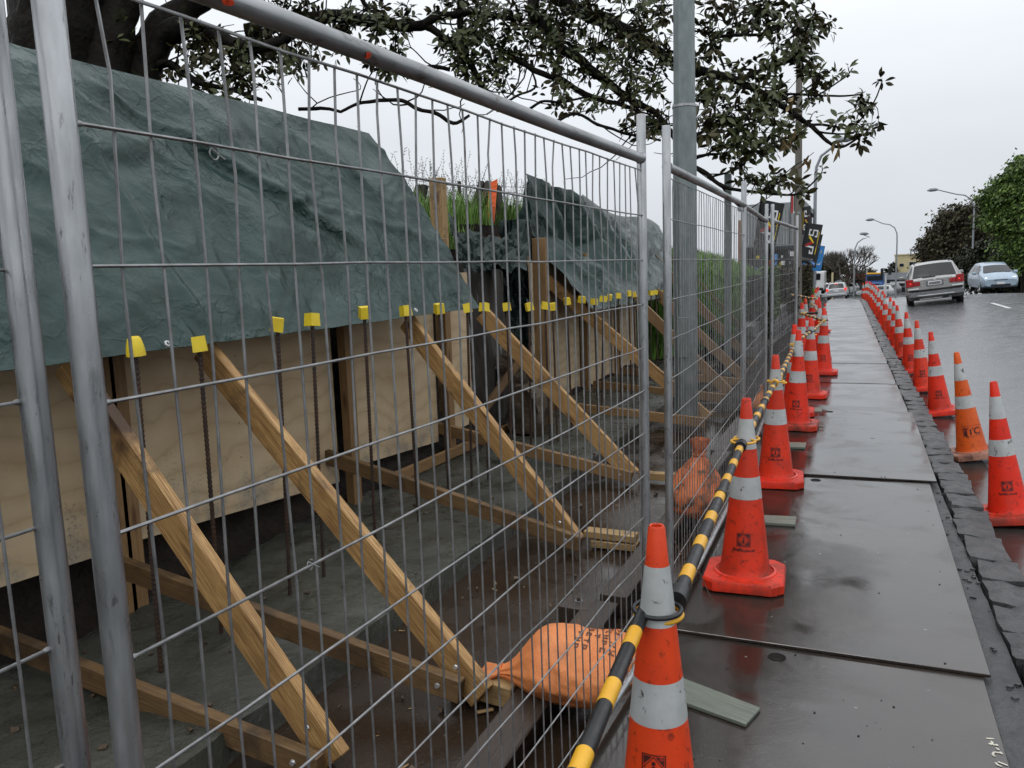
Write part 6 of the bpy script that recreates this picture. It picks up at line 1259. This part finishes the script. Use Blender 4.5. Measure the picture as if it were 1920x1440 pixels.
bushy('dark_tree', 'dark dense bush below the green tree, behind the pale blue car', gp_(1880, 66), [cb(1880, 500, 66, 40, 40, 1.2), cb(1915, 505, 66, 36, 40, 1.2), cb(1850, 505, 68, 30, 36, 1), cb(1965, 500, 66, 40, 50, 1.2), cb(1815, 512, 72, 34, 26, .8), cb(1780, 515, 76, 30, 22, .8)], 9000, .13, 'dark_leaf', .3)
# bare tree by the crossing
bt = thing('bare_tree', 'leafless spreading tree in the distance above the white wagon', 'tree', (on_y(1587, 548, 112).x, 112, on_y(1587, 550, 112).z), 'far trees'); bb = MB(); bl_ = []
def grow(p, d, Ln, r, lev):
    q = p + d * Ln; bb.tube([p, p.lerp(q, .5) + Vector((rng.uniform(-.06, .06), 0, rng.uniform(-.03, .06))) * Ln, q], [r, r * .85, r * .68], 5 if lev > 1 else 3, False); bl_.append((q, lev))
    if lev == 0: return
    for k in range(3 if lev > 1 else 4):
        nd = (d + Vector((rng.uniform(-1, 1), rng.uniform(-.8, .8), rng.uniform(-.25, .75))) * .62); nd.z = abs(nd.z) * .9 + .12; nd.normalize(); grow(q, nd, Ln * rng.uniform(.66, .86), r * .6, lev - 1)
for k in range(5): a = k * 1.25; grow(Vector(bt.location) + Vector((0, 0, .9)), Vector((cos(a) * .75, sin(a) * .6, .9)).normalized(), 1.55, .15, 5)
bb.tube([bt.location, Vector(bt.location) + Vector((0, 0, 1.0))], [.32, .26], 8); bb.build('branches', 'twig', bt, smooth=60)
bushy('russet_tree', 'brown leafy tree left of the bare tree, behind the blue flag', (on_y(1550, 548, 122).x, 122, on_y(1550, 548, 122).z), [cb(1555, 500, 122, 22, 18, 1), cb(1570, 497, 122, 20, 18, .8), cb(1545, 515, 122, 20, 16, .8), cb(1610, 515, 124, 20, 14, .6)], 2600, .16, 'brown_leaf', .3, 30, 'far trees')
bushy('hazy_tree', 'small grey-green tree left of the cream building', (on_y(1672, 520, 190).x, 190, on_y(1672, 520, 190).z), [cb(1672, 508, 190, 11, 12, 1), cb(1660, 514, 190, 10, 8, .6)], 900, .25, 'dark_leaf', .3, 0, 'far trees')
# ivy-dark hedge beside the power pole and shrubs behind the fence
def hedge(name, label, px0, py0, px1, py1, Y, mat, n, ls, deep=1.2):
    a = on_y(px0, py0, Y); c = on_y(px1, py1, Y); V, Fc = [], []
    for k in range(n):
        p = Vector((rng.uniform(a.x, c.x), Y + rng.uniform(0, deep), lerp(c.z, a.z, rng.random() ** .9) + .08 * fbm((k, 2, 3)))); n_ = Vector((rng.gauss(0, 1), rng.gauss(-.6, 1), rng.gauss(.4, 1))).normalized(); u = n_.orthogonal().normalized(); v = n_.cross(u); s2 = ls * rng.uniform(.6, 1.4); i = len(V); V += [tuple(p - u * s2), tuple(p + v * s2 * .5), tuple(p + u * s2), tuple(p - v * s2 * .5)]; Fc.append((i, i + 1, i + 2, i + 3))
    mb = MB(); mb.v = V; mb.f = Fc; mb.uv = [[(0, 0)] * 4 for _ in Fc]; o = mb.build(name, mat); tag(o, label, 'shrub', 'shrubs behind the fence'); return o
hedge('ivy_shrub', 'dark brown-green ivy mound right behind the power pole', 1503, 497, 1521, 562, 27.5, 'brown_leaf', 3500, .035, .6)
hedge('shrub', 'yellow-green shrub between the third and fourth fence panels', 1425, 500, 1452, 600, 17, 'green_leaf', 3500, .04)
hedge('shrub', 'dark shrub behind the third fence panel', 1398, 520, 1438, 640, 15.0, 'dark_leaf', 4200, .045)
hedge('shrub', 'dark olive shrub behind the last fence panel', 1450, 505, 1492, 590, 21, 'brown_leaf', 3000, .05)
# low wall of concrete blocks behind the far fence panels
bw = thing('block_wall', 'low dry wall of grey paving blocks behind the far fence panels', 'wall', (-1.62, 16.5, -0.28)); bmes = []
for k in range(4): b = MB(); b.box((0, 0, 0), (0.22, 0.38, 0.17)); me = b.mesh('block', 'block'); bmes.append(me)
for r in range(5):
    y = 14.0 + (r % 2) * .2
    while y < 22:
        o = bpy.data.objects.new('block', rng.choice(bmes)); COL.objects.link(o); o.parent = bw; o.location = (0.0 - .015 * r + rng.uniform(-.02, .02), y - 16.5, .05 + r * .178 + .0); o.rotation_euler = (0, 0, rng.uniform(-.04, .04)); y += .40
        md = o.modifiers.new('edge', 'BEVEL'); md.width = .01; md.segments = 1

# ================================================================== FAR BUILDINGS AND SIGNALS
def building(name, label, x0, x1, Y, z0, z1, depth, mat, wins=(), roof=None, extras=(), cat='building'):
    t = thing(name, label, cat, ((x0 + x1) / 2, Y, z0), 'buildings beyond the crossing'); b = MB(); b.box(((x0 + x1) / 2, Y + depth / 2, (z0 + z1) / 2), (x1 - x0, depth, z1 - z0)); b.build('wall', mat, t)
    if roof: b = MB(); b.box(((x0 + x1) / 2, Y + depth / 2, z1 + .12), (x1 - x0 + .4, depth + .4, .24)); b.build('roof', roof, t)
    for u0, v0, u1, v1 in wins:
        xa, xb, za, zb_ = lerp(x0, x1, u0), lerp(x0, x1, u1), lerp(z0, z1, v0), lerp(z0, z1, v1); b = MB(); b.box(((xa + xb) / 2, Y - .03, (za + zb_) / 2), (xb - xa, .1, zb_ - za)); f_ = b.build('window', 'white_wall', t)
        b = MB(); b.box(((xa + xb) / 2, Y - .09, (za + zb_) / 2), ((xb - xa) * .9, .04, (zb_ - za) * .86)); b.build('pane', 'glass', f_)
    for nm, m_, u0, v0, u1, v1, pr in extras:
        xa, xb, za, zb_ = lerp(x0, x1, u0), lerp(x0, x1, u1), lerp(z0, z1, v0), lerp(z0, z1, v1); b = MB(); b.box(((xa + xb) / 2, Y - pr / 2, (za + zb_) / 2), (xb - xa, pr, zb_ - za)); b.build(nm, m_, t)
    return t
a, c = on_y(1683, 479, 190), on_y(1760, 540, 190); building('cream_building', 'cream two-storey building with small windows behind the lamp', a.x, c.x, 190, c.z, a.z, 14, 'cream', [(.05, .66, .16, .76), (.28, .68, .45, .80), (.2, .28, .27, .45)], 'cream', [('chimney', 'greywall', .30, 1.0, .33, 1.16, .3)])
a, c = on_y(1640, 512, 150), on_y(1712, 552, 150); building('shop_building', 'long low shop with grey roof and dark canopy, right of the blue truck', a.x, c.x, 150, c.z, lerp(c.z, a.z, .72), 12, 'darkwall', [(.45, .1, .6, .5), (.65, .1, .85, .5)], 'roof_grey', [('roof_slope', 'roof_grey', 0, .95, 1, 1.38, .3), ('fascia', 'white_wall', .4, .72, .95, .82, .8)])
a, c = on_y(1534, 521, 140), on_y(1582, 552, 140); building('shed_building', 'low white roofed building left of the bare tree', a.x, c.x, 140, c.z, a.z, 10, 'greywall', [(.30, .15, .42, .5), (.55, .15, .68, .5)], 'white_wall', [('roof_sheet', 'white_wall', 0, .55, .42, 1.0, .5), ('fascia', 'white_wall', .3, .48, 1, .55, .7)])
a, c = on_y(1585, 510, 146), on_y(1642, 550, 146); building('red_sign_shop', 'dark low shop behind the bare tree with a red fascia board', a.x, c.x, 146, c.z, a.z, 10, 'darkwall', [(.1, .1, .4, .4)], 'roof_grey', [('red_fascia', 'flagred', .05, .55, .72, .9, .4), ('white_emblem', 'white', .12, .62, .2, .84, .5)])
# shop behind the fence, left
a, c = on_y(1392, 395, 40), on_y(1500, 560, 40)
ex = [('cladding', 'greywall', 0, .62, 1, 1.0, .3)] + [('rib', 'white_wall', .02 + k * .05, .64, .028 + k * .05, .99, .34) for k in range(19)] + [('beam', 'black', 0, .585, 1, .62, .5), ('terracotta_panel', 'brick_red', -.05, .35, .06, .9, .36)]
for k in range(26):
    u = rng.uniform(.1, .95); v = rng.uniform(.18, .56); ex.append(('sign_board', rng.choice(('white', 'white', 'flagred', 'flagyellow', 'green_sign', 'white_wall', 'blueprint')), u, v, u + rng.uniform(.015, .06), v + rng.uniform(.02, .08), .4 + k * .01))
building('motor_shop', 'grey clad shop with dark front and coloured signs, seen through far fence panels', a.x, c.x, 40, base_z(40) - .3, a.z, 10, 'darkwall', [(.3, .1, .45, .4), (.55, .1, .7, .4)], 'greywall', ex)
def signal(px, py, Y, label, pole_mat, heads, zb):
    top = on_y(px, py, Y); t = thing('traffic_light', label, 'traffic light', (top.x, Y, zb), 'traffic lights at the crossing'); b = MB(); b.tube([(top.x, Y, zb), (top.x, Y, top.z)], .11, 8); b.build('pole', pole_mat, t, smooth=50)
    for dx, dz, lit in heads:
        b = MB(); b.box((top.x + dx, Y - .2, top.z + dz), (.34, .24, .95)); b.build('signal_head', 'black', t, bevel=.03)
        for k in range(3): b = MB(); b.tube([(top.x + dx, Y - .33, top.z + dz + .3 - k * .3), (top.x + dx, Y - .36, top.z + dz + .3 - k * .3)], .10, 10); b.build('lamp', 'redlamp' if (lit and k == 0) else 'tyre', t)
signal(1561, 511, 105, 'cream post of a traffic light left of the bare tree', 'cream', [], base_z(105) - .3)
signal(1661, 512, 108, 'traffic light with two dark heads right of the blue truck', 'white_wall', [(-.42, .1, 0), (.42, .25, 0)], base_z(108) - .3)
signal(1631, 508, 135, 'traffic light above the blue truck roof', 'flagyellow', [(0, 0, 0)], base_z(135) - .3)
signal(1523, 521, 60, 'traffic light showing red beside the thick lamp post', 'oldpole', [(.1, 0, 1)], base_z(60) - .3)
p = on_y(1524, 552, 70); van = thing('van', 'white van half hidden between hedge and thick lamp post', 'van', (p.x, 70, p.z))
for nm, m_, cc, s in (('body', 'white_paint', (0, 2.2, 1.05), (1.7, 4.4, 1.5)), ('rear_window', 'glass', (0, -.03, 1.4), (1.1, .06, .5)), ('bumper', 'black', (0, -.08, .42), (1.6, .16, .2))): b = MB(); b.box((p.x + cc[0], 70 + cc[1], p.z + cc[2]), s); b.build(nm, m_, van, bevel=.06)
for s in (-1, 1):
    for yy in (.8, 3.6): b = MB(); b.tube([(p.x + s * .6, 70 + yy, p.z + .32), (p.x + s * .86, 70 + yy, p.z + .32)], .32, 14); b.build('wheel', 'tyre', van, smooth=40)
# overhead wires far away
b = MB()
for k, (a, c) in enumerate((((700, 322), (1000, 366)), ((740, 335), (1000, 352)), ((820, 342), (1000, 382)))): b.tube([on_y(*a, 26), on_y((a[0] + c[0]) / 2, (a[1] + c[1]) / 2 + 4, 26), on_y(*c, 26)], .008, 4, False)
tag(b.build('overhead_wires', 'tyre', kind='stuff'), 'thin overhead wires in the sky above the bank', 'wires')
bpy.context.view_layer.update()

# ------------------------------------------------------------------ rainy air
hz = MB(); X0, X1, Y0, Y1, Z0, Z1 = -1000, 1000, -70, 1700, -50, 42
hz.box(((X0 + X1) / 2, (Y0 + Y1) / 2, (Z0 + Z1) / 2), (X1 - X0, Y1 - Y0, Z1 - Z0))
hm = bpy.data.materials.new('rain_haze'); hm.use_nodes = True; ht = hm.node_tree; ht.nodes.clear(); ho = ht.nodes.new('ShaderNodeOutputMaterial'); hv = ht.nodes.new('ShaderNodeVolumePrincipled')
hv.inputs['Color'].default_value = (0.93, 0.95, 0.97, 1); hv.inputs['Density'].default_value = 0.0028; ht.links.new(hv.outputs[0], ho.inputs['Volume'])
hzo = hz.build('haze', hm, kind='stuff')
bpy.context.view_layer.update()
